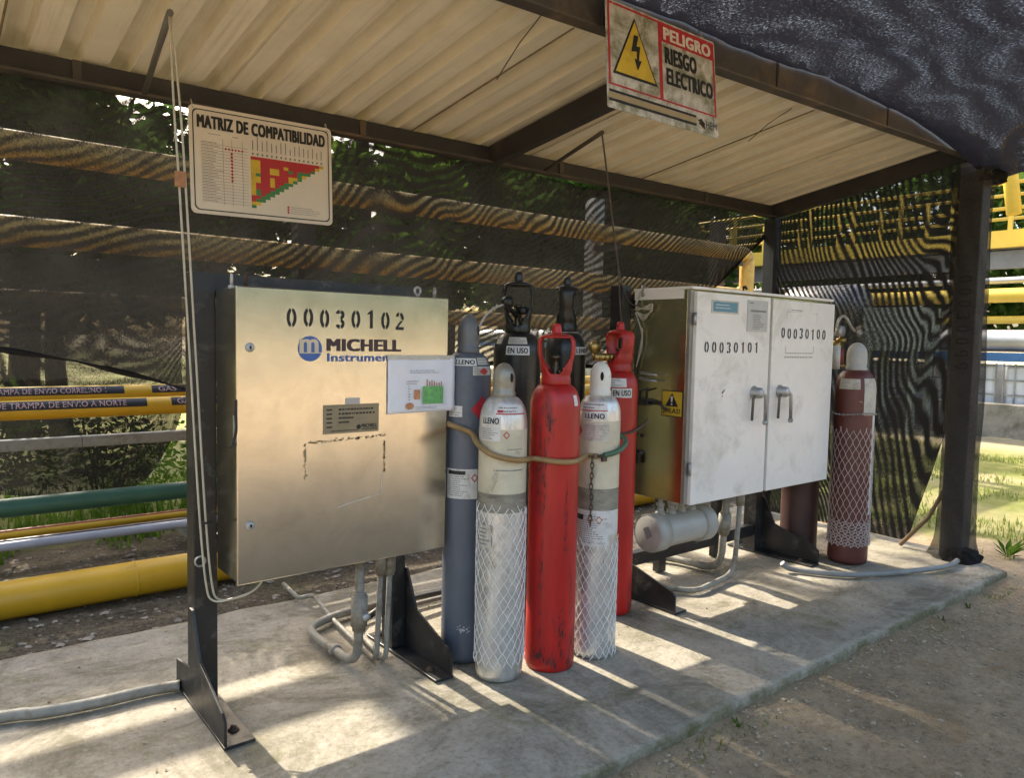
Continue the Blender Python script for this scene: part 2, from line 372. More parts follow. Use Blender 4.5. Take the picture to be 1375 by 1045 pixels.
def round_path(pts, rad=.08, k=5):
    """polyline with rounded bends"""
    P = [Vector(p) for p in pts]; out = [P[0]]
    for i in range(1, len(P)-1):
        a, b, c = P[i-1], P[i], P[i+1]; d1 = (a-b); d2 = (c-b); r = min(rad, d1.length*.45, d2.length*.45)
        s = b+d1.normalized()*r; e = b+d2.normalized()*r
        for j in range(k+1):
            t = j/k; out.append(s*(1-t)**2+b*2*t*(1-t)+e*t*t)
    out.append(P[-1]); return out

# lettering: flat meshes mapped on a surface
def text_geo(s, bold=0.0):
    c = bpy.data.curves.new('t', 'FONT'); c.body = s; c.size = 1; c.resolution_u = 3; c.space_character = 1+bold*4
    o = bpy.data.objects.new('t', c); me = bpy.data.meshes.new_from_object(o)
    vs = [(v.co.x, v.co.y) for v in me.vertices]; fs = [tuple(p.vertices) for p in me.polygons]
    bpy.data.objects.remove(o); bpy.data.curves.remove(c); bpy.data.meshes.remove(me)
    x0 = min(v[0] for v in vs); x1 = max(v[0] for v in vs); y0 = min(v[1] for v in vs); y1 = max(v[1] for v in vs)
    return [((x-x0)/(x1-x0), (y-y0)/(y1-y0)) for x, y in vs], fs
def lifted(fn, u, v, d):
    e = 1e-3; p = Vector(fn(u, v)); a = Vector(fn(u+e, v))-p; b = Vector(fn(u, v+e))-p; n = a.cross(b); n.normalize(); return p+n*d
def text_on(mb, s, fn, u0, u1, v0, v1, bold=0.0):
    """heavy lettering: the glyphs struck several times, each strike a hair proud of the last"""
    vs, fs = text_geo(s, bold); n = len(s); du = (u1-u0)/n*bold*4.2; dv = (v1-v0)*bold*1.3
    strikes = [(0, 0)] if bold < .005 else [(-1, -1), (1, 1), (-1, 1), (1, -1), (0, 0)]
    for k, (a, b) in enumerate(strikes):
        mb.add([lifted(fn, u0+(u1-u0)*x+a*du, v0+(v1-v0)*y+b*dv, k*.00012) for x, y in vs], fs)
def quad_on(mb, fn, u0, u1, v0, v1, nu=1, nv=1):
    vs = [fn(u0+(u1-u0)*i/nu, v0+(v1-v0)*j/nv) for j in range(nv+1) for i in range(nu+1)]
    fs = [(j*(nu+1)+i, j*(nu+1)+i+1, (j+1)*(nu+1)+i+1, (j+1)*(nu+1)+i) for j in range(nv) for i in range(nu)]
    mb.add(vs, fs)
def poly_on(mb, fn, pts): mb.add([fn(*p) for p in pts], [tuple(range(len(pts)))])
def stroke_on(mb, fn, pts, w):
    for (a, b) in zip(pts[:-1], pts[1:]):
        dx, dy = b[0]-a[0], b[1]-a[1]; L = math.hypot(dx, dy); nx, ny = -dy/L*w/2, dx/L*w/2
        poly_on(mb, fn, [(a[0]+nx, a[1]+ny), (a[0]-nx, a[1]-ny), (b[0]-nx, b[1]-ny), (b[0]+nx, b[1]+ny)])
def stencil_digits(s, fn, u0, u1, v0, v1, parent):
    n = len(s); step = (u1-u0)/(n-.42)
    for i, ch in enumerate(s):
        b = MB(); stencil_on(b, ch, fn, u0+i*step, u0+i*step+step*.58, v0, v1); obj('stencil_digit', b, STENCIL, parent)
def stencil_on(mb, s, fn, u0, u1, v0, v1):
    """stencil figures with the bridges left open"""
    n = len(s); step = (u1-u0)/(n-.42); cw = step*.58; H = v1-v0
    for i, ch in enumerate(s):
        jit = random.uniform(-.04, .04)*H
        def F(x, y, i=i): return fn(u0+i*step+x*cw, v0+jit+y*H)
        def arc(cx, cy, rx, ry, a, b, wd, k=10):
            ou = [(cx+rx*math.cos(math.radians(a+(b-a)*t/k)), cy+ry*math.sin(math.radians(a+(b-a)*t/k))) for t in range(k+1)]
            inn = [(cx+(rx-wd)*math.cos(math.radians(a+(b-a)*t/k)), cy+(ry-wd*.62)*math.sin(math.radians(a+(b-a)*t/k))) for t in range(k+1)]
            for t in range(k): poly_on(mb, F, [ou[t], ou[t+1], inn[t+1], inn[t]])
        W = .30
        if ch == '0': arc(.5, .5, .5, .5, 102, 258, W); arc(.5, .5, .5, .5, -78, 78, W)
        elif ch == '1':
            poly_on(mb, F, [(.40, 0), (.72, 0), (.72, 1), (.50, 1), (.40, .9)]); poly_on(mb, F, [(.12, .74), (.36, .80), (.36, .94), (.12, .82)])
        elif ch == '3':
            arc(.45, .74, .5, .26, -80, 75, W); arc(.45, .74, .5, .26, 95, 160, W); arc(.45, .26, .5, .27, -75, 80, W); arc(.45, .26, .5, .27, -160, -95, W)
        elif ch == '2':
            arc(.5, .70, .5, .30, -30, 75, W); arc(.5, .70, .5, .30, 100, 165, W); poly_on(mb, F, [(.02, .0), (.02, .12), (.62, .52), (.92, .52), (.36, .17), (1, .17), (1, 0)])
        elif ch == '9':
            arc(.5, .69, .5, .31, 100, 262, W); arc(.5, .69, .5, .31, -60, 80, W); arc(.5, .45, .5, .45, -75, 20, W)
def scribble(mb, fn, u0, u1, v0, v1, rows, fill=.45, frac=(.4, 1)):
    """illegible small print: rows of short dashes"""
    h = (v1-v0)/rows
    for r in range(rows):
        x = u0; end = u0+(u1-u0)*random.uniform(*frac); y = v1-(r+.5)*h
        while x < end:
            wd = random.uniform(.02, .08)*(u1-u0)+.001; x2 = min(x+wd, end); quad_on(mb, fn, x, x2, y-h*fill/2, y+h*fill/2); x = x2+(u1-u0)*random.uniform(.012, .03)
def plane_y(y):   # surface facing -y
    return lambda u, v: (u, y, v)
def plane_x(x):   # surface facing -x, u runs along -y
    return lambda u, v: (x, -u, v)

# ================================================================== GROUND
def hgt(x, y):
    p = Vector((x*1.1, y*1.1, 0)); n = noise.noise(p)*.012+noise.noise(p*5)*.008+noise.noise(p*17)*.004
    base = -.05 if y < 2.9 else -.02
    if 2.5 < y < 3.3: base = -.05+(y-2.5)/.8*.03
    if x > 6.1: base = -.05
    if x > 9: base = -.05
    edge = 0
    if y < 1.76 and x < 5.9: edge = .03*math.exp(-(1.76-y)/.12)*(.5+noise.noise(Vector((x*6, 3, 0))))
    return base+n+edge
def axis(lo, hi, st, far):
    a = []; x = lo; d = st
    while x > -far: d *= 1.5; x -= d; a.append(x)
    a = a[::-1]; x = lo
    while x < hi: a.append(x); x += st
    d = st
    while x < far: a.append(x); d *= 1.5; x += d
    a.append(x); return a
xs = axis(-1, 8, .05, 600); ys = axis(-1, 6.5, .05, 600)
g = MB(); g.v = [(x, y, hgt(x, y) if -1 <= x <= 12 and -2 <= y <= 9 else -.06) for y in ys for x in xs]
nx = len(xs); g.f = [(j*nx+i, j*nx+i+1, (j+1)*nx+i+1, (j+1)*nx+i) for j in range(len(ys)-1) for i in range(nx-1)]; g.sm = [True]*len(g.f)
obj('ground', g, GROUND, kind='structure')

# concrete slab: one slab with worn, uneven edges
sb = MB(); X0, X1 = -3.0, 6.0; nxs = 180; nys = 46
def slab_pt(i, j):
    x = X0+(X1-X0)*i/nxs; fy = j/nys
    yf = 1.765+.012*noise.noise(Vector((x*3, 0, 0)))+.007*noise.noise(Vector((x*17, 5, 0))); yb = 4.02+.025*noise.noise(Vector((x*4, 9, 0)))
    y = yf+(yb-yf)*fy; lim = 5.74+.62*(y-1.76) if y < 2.2 else 6.01
    xx = min(x, lim+.01*noise.noise(Vector((y*9, 1, 0)))) if x > 5.6 else x
    return xx, y, .004*noise.noise(Vector((x*2, y*2, 0)))-.003
sb.v = [slab_pt(i, j) for j in range(nys+1) for i in range(nxs+1)]
sb.f = [(j*(nxs+1)+i, j*(nxs+1)+i+1, (j+1)*(nxs+1)+i+1, (j+1)*(nxs+1)+i) for j in range(nys) for i in range(nxs)]; sb.sm = [True]*len(sb.f)
ring = [i for i in range(nxs+1)]+[j*(nxs+1)+nxs for j in range(1, nys+1)]+[nys*(nxs+1)+i for i in range(nxs-1, -1, -1)]+[j*(nxs+1) for j in range(nys-1, 0, -1)]
b0 = len(sb.v)
for k, r in enumerate(ring):
    x, y, z = sb.v[r]; sb.v.append((x, y-.004 if r <= nxs else y, z-.012))
b1 = len(sb.v)
for r in ring: x, y, z = sb.v[r]; sb.v.append((x, y, -.2))
m = len(ring)
for k in range(m):
    q = (k+1) % m; sb.f.append((ring[q], ring[k], b0+k, b0+q)); sb.f.append((b0+q, b0+k, b1+k, b1+q)); sb.sm += [False]*2
obj('concrete_slab', sb, CONC, kind='structure')

# ================================================================== SHELTER
def zb(x): return 2.548+.011*x              # underside of rear beam
def zf(x): return 2.655+.030*x              # underside of front beam
YB, YF = 3.75, 2.15
def roof_z(x, y):
    b = zb(x)+.112; f = zf(x)+.158; t = (YB-y)/(YB-YF); return b+(f-b)*t
shel = thing('canopy_shelter', (3, 3, 0), 'open steel shelter with cream ribbed sheet roof on dark beams', 'shelter')
PER = .1945
prof = [(0, 0), (.090, 0), (.099, .062), (.173, .062), (.182, 0), (PER, 0)]
k0 = -4; LAP = mat('stained_lap_edge', (.20, .145, .075), .8, 0, .35, 12)
for sh in range(8):
    r = MB(); pts = []; n0 = k0+sh*5
    for k in range(n0, n0+5): pts += [(k*PER+.02+a, h) for a, h in prof[:-1]]
    pts.append(((n0+5)*PER+.02, 0)); pts = [p for p in pts if p[0] <= 6.14]
    if len(pts) < 4: continue
    rows = [4.0-.22625*i for i in range(9)]
    off = .008*(sh % 2)
    r.v = [(x+(.075 if q == len(pts)-1 else 0), y, roof_z(x, y)+h+off+.003*noise.noise(Vector((x*3, y*2, sh)))) for y in rows for q, (x, h) in enumerate(pts)]
    n = len(pts); r.f = [(j*n+i, j*n+i+1, (j+1)*n+i+1, (j+1)*n+i) for j in range(len(rows)-1) for i in range(n-1)]; r.sm = [False]*len(r.f)
    obj('roof_sheet', r, ROOF, shel, solid=.0015)
    xe = pts[-1][0]+.075; obj('lap_seam', MB().tube([(xe, y, roof_z(xe, y)+off-.004+.002*noise.noise(Vector((y*6, sh, 0)))) for y in rows[:-1]], .0045, 6), LAP, shel)
def tilted(x0, x1, y0, y1, zfun, d0, d1):
    b = MB(); return b.box(x0, x1, y0, y1, zfun(x0)+d0, zfun(x0)+d1, zfun(x1)-zfun(x0))
bb = obj('rear_beam', tilted(-.8, 6.0, 3.735, 3.785, zb, .006, .106), BEAMD, shel, bevel=.004)
obj('beam_flange', tilted(-.8, 6.0, 3.685, 3.7345, zb, 0, .012), BEAM, bb)
for x in (.55, 1.9, 3.35, 4.9): obj('splice_plate', tilted(x, x+.035, 3.722, 3.7345, zb, .0125, .104), BEAM, bb)
fb = obj('front_beam', tilted(-.8, 5.95, 2.115, 2.185, zf, 0, .15), BEAM, shel, bevel=.006)
for x in (2.1, 3.3, 4.45): obj('splice_plate', tilted(x, x+.012, 2.108, 2.1145, zf, .004, .146), BEAMD, fb)
def rafter(x):
    p = MB(); y0, y1 = 3.734, 2.186
    a = [(x-.03, y0, roof_z(x, y0)-.125), (x+.03, y0, roof_z(x, y0)-.125), (x+.03, y1, roof_z(x, y1)-.135), (x-.03, y1, roof_z(x, y1)-.135)]
    c = [(x-.03, y0, roof_z(x, y0)-.006), (x+.03, y0, roof_z(x, y0)-.006), (x+.03, y1, roof_z(x, y1)-.006), (x-.03, y1, roof_z(x, y1)-.006)]
    p.add(a+c, [(0, 3, 2, 1), (4, 5, 6, 7), (0, 1, 5, 4), (1, 2, 6, 5), (2, 3, 7, 6), (3, 0, 4, 7)]); return p
for x in (-.45, 2.80, 5.88): obj('rafter', rafter(x), BEAMD, shel, bevel=.004)
obj('rear_post', MB().box(5.84, 5.95, 3.69, 3.80, -.003, zb(5.9)-.002), BLACKP, shel, bevel=.006)
obj('rear_post', MB().box(-.55, -.44, 3.69, 3.80, -.003, zb(-.5)-.002), BLACKP, shel, bevel=.006)
obj('front_post', MB().box(-.55, -.43, 2.09, 2.21, -.003, zf(-.5)-.002), BLACKP, shel, bevel=.006)
fp = obj('front_post', MB().box(5.775, 5.925, 2.06, 2.21, -.003, zf(5.85)-.02), mat('grey_post_paint', (.10, .096, .09), .5, 0, .15, 5, .2, 50, ((.04, .036, .03), 4, .5, .75)), shel, bevel=.008)
stencil_digits('00030099', lambda u, v: (5.772, 2.19-.115*v, 2.02-u), 0, .66, .08, .92, fp)
# loose tie wires under the roof
for a, b in (((2.02, 2.35, 2.84), (1.98, 2.62, 2.62)), ((3.05, 2.5, 2.82), (2.92, 2.62, 2.68)), ((3.95, 2.42, 2.86), (3.80, 2.60, 2.68))):
    obj('tie_wire', MB().tube([a, ((a[0]+b[0])/2, (a[1]+b[1])/2+.01, (a[2]+b[2])/2+.01), b], .0025, 5), WIRED, shel)

# ================================================================== NETS
def grid_net(nu, nv, fn, uvf):
    n = MB(); n.v = [fn(i/nu, j/nv) for j in range(nv+1) for i in range(nu+1)]
    n.f = [(j*(nu+1)+i, j*(nu+1)+i+1, (j+1)*(nu+1)+i+1, (j+1)*(nu+1)+i) for j in range(nv) for i in range(nu)]; n.sm = [True]*len(n.f)
    n.uv = [uvf(i/nu, j/nv) for j in range(nv+1) for i in range(nu+1)]; return n
def interp(x, pts):
    for (a, b), (c, d) in zip(pts[:-1], pts[1:]):
        if x <= c: return b+(d-b)*max(0, (x-a))/(c-a)
    return pts[-1][1]
BOT = [(.22, 1.43), (.55, 1.37), (.86, 1.285), (1.05, 1.22), (1.5, 1.18), (2.2, 1.30), (3.0, 1.36), (3.9, 1.32), (4.3, 1.42), (5.17, 1.97), (5.8, 2.42), (5.9, 2.5)]
def rear(u, v):
    x = .22+(5.88-.22)*u; zt = zb(x)+.022-.040*abs(math.sin(x*1.3))**9; zl = min(interp(x, BOT), zt-.01)
    z = zt+(zl-zt)*v; sag = .10*math.sin(PI*min(1, v))*(.6+.4*noise.noise(Vector((x*.8, v, 0))))
    fold = .02*noise.noise(Vector((x*2.2+v*1.5, v*3, 2)))+.012*noise.noise(Vector((x*7-v*5, v*4, 5)))
    return x, 3.80+sag*v+fold*(.3+v), z
rear_net = grid_net(150, 40, rear, lambda u, v: (u*5.7, 1.2*v))
ro = obj('rear_shade_net', rear_net, NET_BACK, label='black shade net hanging from the rear beam behind the cabinets', cat='shade net')
# rolled hem along its lower edge
hem = MB(); hem.tube([Vector(rear(i/120, 1))+Vector((0, 0, 0)) for i in range(121)], [.010+.006*math.sin(i*.7) for i in range(121)], 6)
obj('hem', hem, NET_WRAP, ro)
def side(u, v):
    y = 2.16+(3.74-2.16)*u; zt = roof_z(5.88, y)-.13; zl = .03 if y > 2.48 else .03+(2.48-y)/.18*.68
    zl = min(zl, 1.1); z = zt+(zl-zt)*v
    return 5.90+.03*math.sin(PI*u)*math.sin(PI*v)+.018*noise.noise(Vector((y*3, z*1.5, 4)))+.01*noise.noise(Vector((y*11, z*2, 7))), y, z
obj('side_shade_net', grid_net(60, 60, side, lambda u, v: (u*1.6, 2.5*v)), NET_SIDE, label='black shade net with wavy moire closing the far end of the shelter', cat='shade net')
def canopy(u, v):
    x = 1.2+(5.98-1.2)*u; y = 2.106-v*1.75; zt = zf(x)+.126+.05*min(1, v*6)
    sag = -.10*math.sin(PI*v)*math.sin(PI*u); gather = 0
    if u > .55: g_ = (u-.55)/.45; gather = -.27*g_**2.4
    f = .02*noise.noise(Vector((x*1.5, y*4, 1)))+.010*noise.noise(Vector((x*6, y*9, 3)))
    return x, y, zt+sag+gather+f+.05*v*(1-u)
obj('canopy_shade_net', grid_net(110, 50, canopy, lambda u, v: (u*4.8, 1.8*v)), NET_TOP, label='black shade net stretched out overhead from the front beam', cat='shade net')
def low(u, v):
    x = -.7+2.22*u; zt = 2.0; 
    zl = .40+.04*math.sin(x*5) if x < 1.15 else .40+((x-1.15)/.37)**2*.55
    z = zt+(zl-zt)*v
    return x, 5.75+.06*noise.noise(Vector((x*2, z*2, 0)))+.02*noise.noise(Vector((x*8, z*6, 0))), z
obj('low_shade_net', grid_net(60, 40, low, lambda u, v: (u*2.2, 1.6*v)), NET_LOW, label='black shade net hung low behind the lettered yellow pipes', cat='shade net')
# net wound round the front post
wr = MB(); nu, nv = 26, 50; vs = []
for j in range(nv+1):
    z = .0+j/nv*2.76
    flare = .07*math.exp(-z/.10)+.05*math.exp(-((z-2.70)/.10)**2)
    for i in range(nu):
        t = 2*PI*i/nu; rr = .118+flare*(.7+.5*noise.noise(Vector((t*2, z*8, 3))))+.014*noise.noise(Vector((math.cos(t)*2, math.sin(t)*2, z*2.2)))+.006*math.sin(t*7+z*3)
        if 1.0 < z < 2.55 and math.cos(t-PI) > .75: rr -= 0.012
        vs.append((5.85+.012*math.sin(z*2)+rr*math.cos(t), 2.135+rr*math.sin(t), z))
wr.v = vs; wr.f = [(j*nu+i, j*nu+(i+1) % nu, (j+1)*nu+(i+1) % nu, (j+1)*nu+i) for j in range(nv) for i in range(nu) if not (0 and j)]
wr.sm = [True]*len(wr.f); wr.uv = [(i % nu/nu*.7, i//nu/nv*2.8) for i in range(len(vs))]
obj('post_wrap_net', wr, net_mat('shade_net_post', .2, 50, 20, 1.5, .6, .1, (.045, .041, .037)), label='black net wound around the front post at the slab corner', cat='shade net')
def lump(c, rx, ry, h, seed, nu=40, nv=14):
    b = MB()
    for j in range(nv+1):
        t = j/nv*PI*.5
        for i in range(nu):
            a = 2*PI*i/nu; k = 1+.28*noise.noise(Vector((math.cos(a)*2.2, math.sin(a)*2.2, seed+t)))+.16*math.sin(a*9+t*5+seed)*math.sin(2*t)
            b.v.append((c[0]+rx*k*math.cos(a)*math.cos(t)**.7, c[1]+ry*k*math.sin(a)*math.cos(t)**.7, c[2]+h*math.sin(t)*(1+.3*noise.noise(Vector((a*2, t*4, seed))))))
    b.f = [(j*nu+i, j*nu+(i+1) % nu, (j+1)*nu+(i+1) % nu, (j+1)*nu+i) for j in range(nv) for i in range(nu)]; b.sm = [True]*len(b.f)
    b.uv = [(i % nu/nu, i//nu/nv*.3) for i in range(len(b.v))]; return b
NET_BUNCH = net_mat('shade_net_bunched', .2, 60, 20, 1.5, 1.15, .05, (.020, .019, .018))
obj('bunched_net', lump((5.81, 2.07, -.004), .155, .12, .085, 3), NET_BUNCH, label='bunched black net lying at the foot of the front post', cat='shade net')
gk = lump((5.86, 2.04, 2.66), .10, .09, .09, 8)
obj('gathered_net', gk, NET_BUNCH, label='gathered knot of black net tied at the top of the front post', cat='shade net')
obj('leaning_stick', MB().tube([(5.80, 2.49, .012), (5.80, 2.30, .26), (5.79, 2.18, .53)], [.016, .015, .013], 8), WOODM, label='brown wooden stick leaning by the front post at the slab end', cat='stick')

# ================================================================== CABINETS
def leg(root, x, w, mirror, ytop, ztop, toe=2.66, back=3.39, yu=3.06):
    """black stand leg: upright with gusseted foot; mirror=1 puts the side plate on the far-x side"""
    up_ = obj('stand_leg', MB().box(x, x+w, yu, yu+.10, .0125, ztop), BLACKP, root, bevel=.003)
    px0 = x-.012 if mirror < 0 else x+w+.001; px1 = px0+.011
    g = MB().prism([(toe, .013), (toe, .10), (toe+.03, .125), (yu-.10, .22), (yu-.01, .40), (yu+.03, .40), (yu+.03, .15), (back-.10, .12), (back-.10, .013)], 'x', px0, px1)
    obj('gusset_plate', g, BLACKP, up_, bevel=.002)
    bx0, bx1 = (px0, x+w+.01) if mirror < 0 else (x-.01, px1)
    obj('base_plate', MB().box(bx0-.001, bx1+.001, toe-.005, back-.095, 0.0, .012), BLACKP, up_, bevel=.002)
    for yy in (toe+.10, back-.14):
        xc = (bx0+bx1)/2+.01*mirror*-1; b = MB().lathe([(.0, .012), (.022, .012), (.022, .016), (.012, .017), (.012, .028), (0, .029)], (xc, yy, 0), 10)
        obj('anchor_bolt', b, RUST, up_)
    return up_
def eye(root, x, y, z, rot=0, m=GALV):
    b = MB(); b.lathe([(0, 0), (.013, 0), (.013, .010), (.006, .011), (.006, .018)], (x, y, z), 12)
    ring = [(x+math.cos(rot)*.017*math.cos(t), y+math.sin(rot)*.017*math.cos(t), z+.034+.017*math.sin(t)) for t in [2*PI*k/16 for k in range(16)]]
    b.tube(ring, .0055, 8, closed=True); obj('lifting_eye', b, m, root)

# ---- stainless cabinet
c1 = thing('steel_cabinet', (1.39, 2.95, 0), 'brushed stainless instrument cabinet stencilled 00030102 on black stand', 'cabinet')
x0, x1, z0, z1 = .925, 1.862, .552, 1.682
obj('body', MB().box(x0+.006, x1-.006, 2.814, 3.05, z0+.004, z1-.004), POLISH, c1, bevel=.006)
dr = obj('door', MB().box(x0, x1, 2.790, 2.810, z0, z1), BRUSHED, c1, bevel=.004)
obj('door_seal', MB().box(x0+.012, x1-.012, 2.8102, 2.8138, z0+.012, z1-.012), RUBBER, c1)
obj('rear_crossbar', MB().box(.84, 1.90, 3.075, 3.15, 1.655, 1.745), BLACKP, c1, bevel=.003)
obj('rear_crossbar', MB().box(.95, 1.74, 3.085, 3.14, .60, .68), BLACKP, c1, bevel=.003)
leg(c1, .845, .09, -1, 3.1, 1.745); leg(c1, 1.745, .07, 1, 3.1, .60)
for x, r, m_ in ((.945, 1.3, CAPLITE), (.985, 1.2, RUST)): eye(c1, x, 2.90 if x < .96 else 2.86, 1.678, r, m_)
eye(c1, 1.755, 2.88, 1.678, .2); eye(c1, 1.845, 2.88, 1.678, 1.2)
f1 = plane_y(2.7885); f2 = plane_y(2.7870)
stencil_digits('00030102', f1, 1.117, 1.633, 1.537, 1.612, dr)
# round blue emblem with a pale m
lg = MB(); poly_on(lg, f1, [(1.212+.050*math.cos(2*PI*k/40), 1.452+.050*math.sin(2*PI*k/40)) for k in range(40)]); lo = obj('emblem', lg, BLUE, dr)
lm = MB(); text_on(lm, 'm', f2, 1.171, 1.243, 1.437, 1.489, .012); quad_on(lm, f2, 1.166, 1.262, 1.4335, 1.4375); obj('emblem_print', lm, LOGOM, dr)
b = MB(); text_on(b, 'MICHELL', f1, 1.286, 1.617, 1.444, 1.492, .024); obj('lettering', b, MAROONINK, dr)
b = MB(); text_on(b, 'Instruments', f1, 1.286, 1.612, 1.402, 1.434, .016); obj('lettering', b, BLUE, dr)
for z in (1.455, .778):
    lk = obj('lock', MB().lathe([(0, -.008), (.012, -.008), (.017, -.005), (.018, 0)], (.975, 2.790, z), 20, 'y'), GALV, dr)
    obj('keyhole', MB().box(.9715, .9785, 2.7805, 2.7815, z-.006, z+.006), DARKHOLE, dr)
hg = MB().box(.917, .9245, 2.796, 2.806, 1.10, 1.20); obj('hinge', hg, GALV, c1)
obj('latch_strap', MB().tube(smooth_path([(.922, 2.786, 1.26), (.919, 2.782, 1.20), (.921, 2.782, 1.15), (.913, 2.80, 1.09), (.905, 2.82, 1.08)]), .005, 6), RUBBER, c1)
pl = obj('nameplate', MB().box(1.268, 1.516, 2.7866, 2.7896, 1.108, 1.226), PLATE, dr); pl.rotation_euler = (0, 0, 0)
obj('plate_tab', MB().box(1.365, 1.428, 2.7868, 2.7896, 1.2265, 1.252), GREYLAB, dr)
b = MB(); fnp = plane_y(2.7858)
for k, (e1, e2) in enumerate(((1.29, 1.49), (1.29, 1.50), (1.29, 1.40), (1.29, 1.38), (1.29, 1.32))):
    z = 1.206-k*.0175; quad_on(b, fnp, 1.28, 1.305, z-.003, z+.003); scribble(b, fnp, 1.333, e2, z-.005, z+.005, 1, .7, (1, 1))
text_on(b, 'MICHELL', fnp, 1.437, 1.508, 1.127, 1.142, .02); scribble(b, fnp, 1.437, 1.508, 1.117, 1.125, 1, .6, (1, 1)); scribble(b, fnp, 1.30, 1.42, 1.115, 1.123, 1, .5, (1, 1))
poly_on(b, fnp, [(1.423+.010*math.cos(2*PI*k/16), 1.131+.010*math.sin(2*PI*k/16)) for k in range(16)])
obj('plate_print', b, INK, pl, kind='stuff')
# taped sheet in its plastic pocket
sh = MB(); nu, nv = 20, 16
for j in range(nv+1):
    for i in range(nu+1):
        u, v = i/nu, j/nv; xx = 1.556+.336*u; zz = 1.178+.235*v+.012*(u-.5)*.3
        yy = 2.7855-.004*noise.noise(Vector((u*6, v*5, 2)))-(.010*max(0, u-.9)*6 if u > .9 else 0)-.002
        sh.v.append((xx, yy, zz))
sh.f = [(j*(nu+1)+i, j*(nu+1)+i+1, (j+1)*(nu+1)+i+1, (j+1)*(nu+1)+i) for j in range(nv) for i in range(nu)]; sh.sm = [True]*len(sh.f)
ps = obj('taped_sheet', sh, PAPER, c1, solid=.0008)
fs_ = plane_y(2.7768)
obj('pocket_strip', MB().box(1.553, 1.893, 2.7815, 2.7835, 1.409, 1.428), mat('clear_plastic_edge', (.50, .47, .40), .25, 0, .1), ps)
b = MB(); quad_on(b, fs_, 1.725, 1.832, 1.215, 1.292); obj('chart_print', b, GRNCH, ps)
b = MB()
for k in range(7): quad_on(b, fs_, 1.745+k*.0125, 1.750+k*.0125, 1.293, 1.293+random.uniform(.014, .036))
quad_on(b, fs_, 1.682, 1.712, 1.237, 1.278); poly_on(b, fs_, [(1.660+.022*math.cos(2*PI*k/9), 1.208+.015*math.sin(2*PI*k/9)) for k in range(9)]); obj('chart_print', b, ORNINK, ps)
b = MB(); scribble(b, fs_, 1.66, 1.82, 1.348, 1.366, 2, .25, (.7, 1)); scribble(b, fs_, 1.645, 1.705, 1.30, 1.32, 2, .25, (.7, 1)); scribble(b, fs_, 1.69, 1.80, 1.192, 1.206, 2, .22, (.8, 1)); scribble(b, fs_, 1.652, 1.665, 1.23, 1.30, 6, .3); obj('sheet_print', b, INKG, ps)
# old tape residue where a sheet was pulled off
b = MB()
def resid(xa, za, xb, zb_, n, wd):
    for k in range(n):
        t = random.random(); x = xa+(xb-xa)*t+random.gauss(0, wd*.25); z = za+(zb_-za)*t+random.gauss(0, wd*.25); s_ = random.uniform(.0012, .0048)
        poly_on(b, f1, [(x+s_*random.uniform(.5, 1.4)*math.cos(a), z+s_*random.uniform(.5, 1.2)*math.sin(a)) for a in (0, 1.1, 2.2, 3.3, 4.3, 5.4)])
resid(1.21, 1.078, 1.55, 1.088, 120, .012); resid(1.192, 1.075, 1.192, .93, 60, .012); resid(1.545, 1.06, 1.545, .93, 60, .010)
obj('tape_residue', b, RESID, dr, kind='stuff')
b = MB(); stroke_on(b, f1, [(1.33, .803), (1.40, .818), (1.53, .838), (1.533, .93)], .0022); obj('tape_line', b, LABEL, dr)

# ---- twin-door cabinet
c2 = thing('twin_door_cabinet', (4.09, 2.8, 0), 'pale twin-door cabinet stencilled 00030101 and 00030100 on black stand', 'cabinet')
x0, x1, z0, z1 = 3.342, 4.855, .598, 1.808; xm = 4.105
obj('body', MB().box(x0, x1-.004, 2.632, 3.02, z0, z1-.004), SIDEP, c2, bevel=.004)
obj('top_trim', MB().box(x0-.003, x1+.002, 2.60, 3.03, z1-.0035, z1+.012), WHITEP, c2, bevel=.002)
obj('side_trim', MB().box(x0-.004, x0-.0005, 2.66, 3.02, z1-.055, z1-.004), WHITEP, c2)
obj('centre_strip', MB().box(xm-.02, xm+.02, 2.612, 2.6315, z0+.01, z1-.012), DOOREDGE, c2)
obj('corner_strip', MB().box(x0, x0+.028, 2.612, 2.6315, z0+.002, z1-.01), DOOREDGE, c2)
d1 = obj('door', MB().box(x0+.030, xm-.014, 2.590, 2.630, z0-.004, z1-.016), WHITEP, c2, bevel=.004)
d2 = obj('door', MB().box(xm+.014, x1, 2.590, 2.630, z0-.004, z1-.022), WHITEP, c2, bevel=.004)
for z in (.80, 1.64):
    obj('hinge', MB().tube([(x0+.022, 2.596, z-.035), (x0+.022, 2.596, z+.035)], .010, 10), GALV, c2)
g1 = plane_y(2.5885); g2 = plane_y(2.5872)
stencil_digits('00030101', g1, 3.447, 3.972, 1.452, 1.518, d1)
stencil_digits('00030100', g1, 4.215, 4.745, 1.545, 1.615, d2)
def handle(door, x, z, s):
    h = obj('handle', MB().lathe([(0, -.062), (.018, -.062), (.032, -.05), (.034, -.012), (.042, -.004), (.042, 0)], (x, 2.5898, z), 20, 'y'), GALV, door)
    obj('grip', MB().tube(round_path([(x+.004, 2.548, z+.0), (x+.05, 2.540, z-.012), (x+.056, 2.540, z-.175)], .04), .0105, 10), GALV, door)
    obj('lever', MB().tube(round_path([(x-.012, 2.565, z-.01), (x-.046, 2.560, z-.03), (x-.050, 2.562, z-.165)], .04), .0085, 8), mat('weathered_handle', (.15, .135, .11), .5, .6), door)
    obj('knob', MB().lathe([(0, -.018), (.014, -.014), (.016, 0), (.012, .012), (0, .014)], (x+.056, 2.540, z-.178), 12), GALV, door)
handle(d1, 3.945, 1.215, 1); handle(d2, 4.225, 1.215, 1)
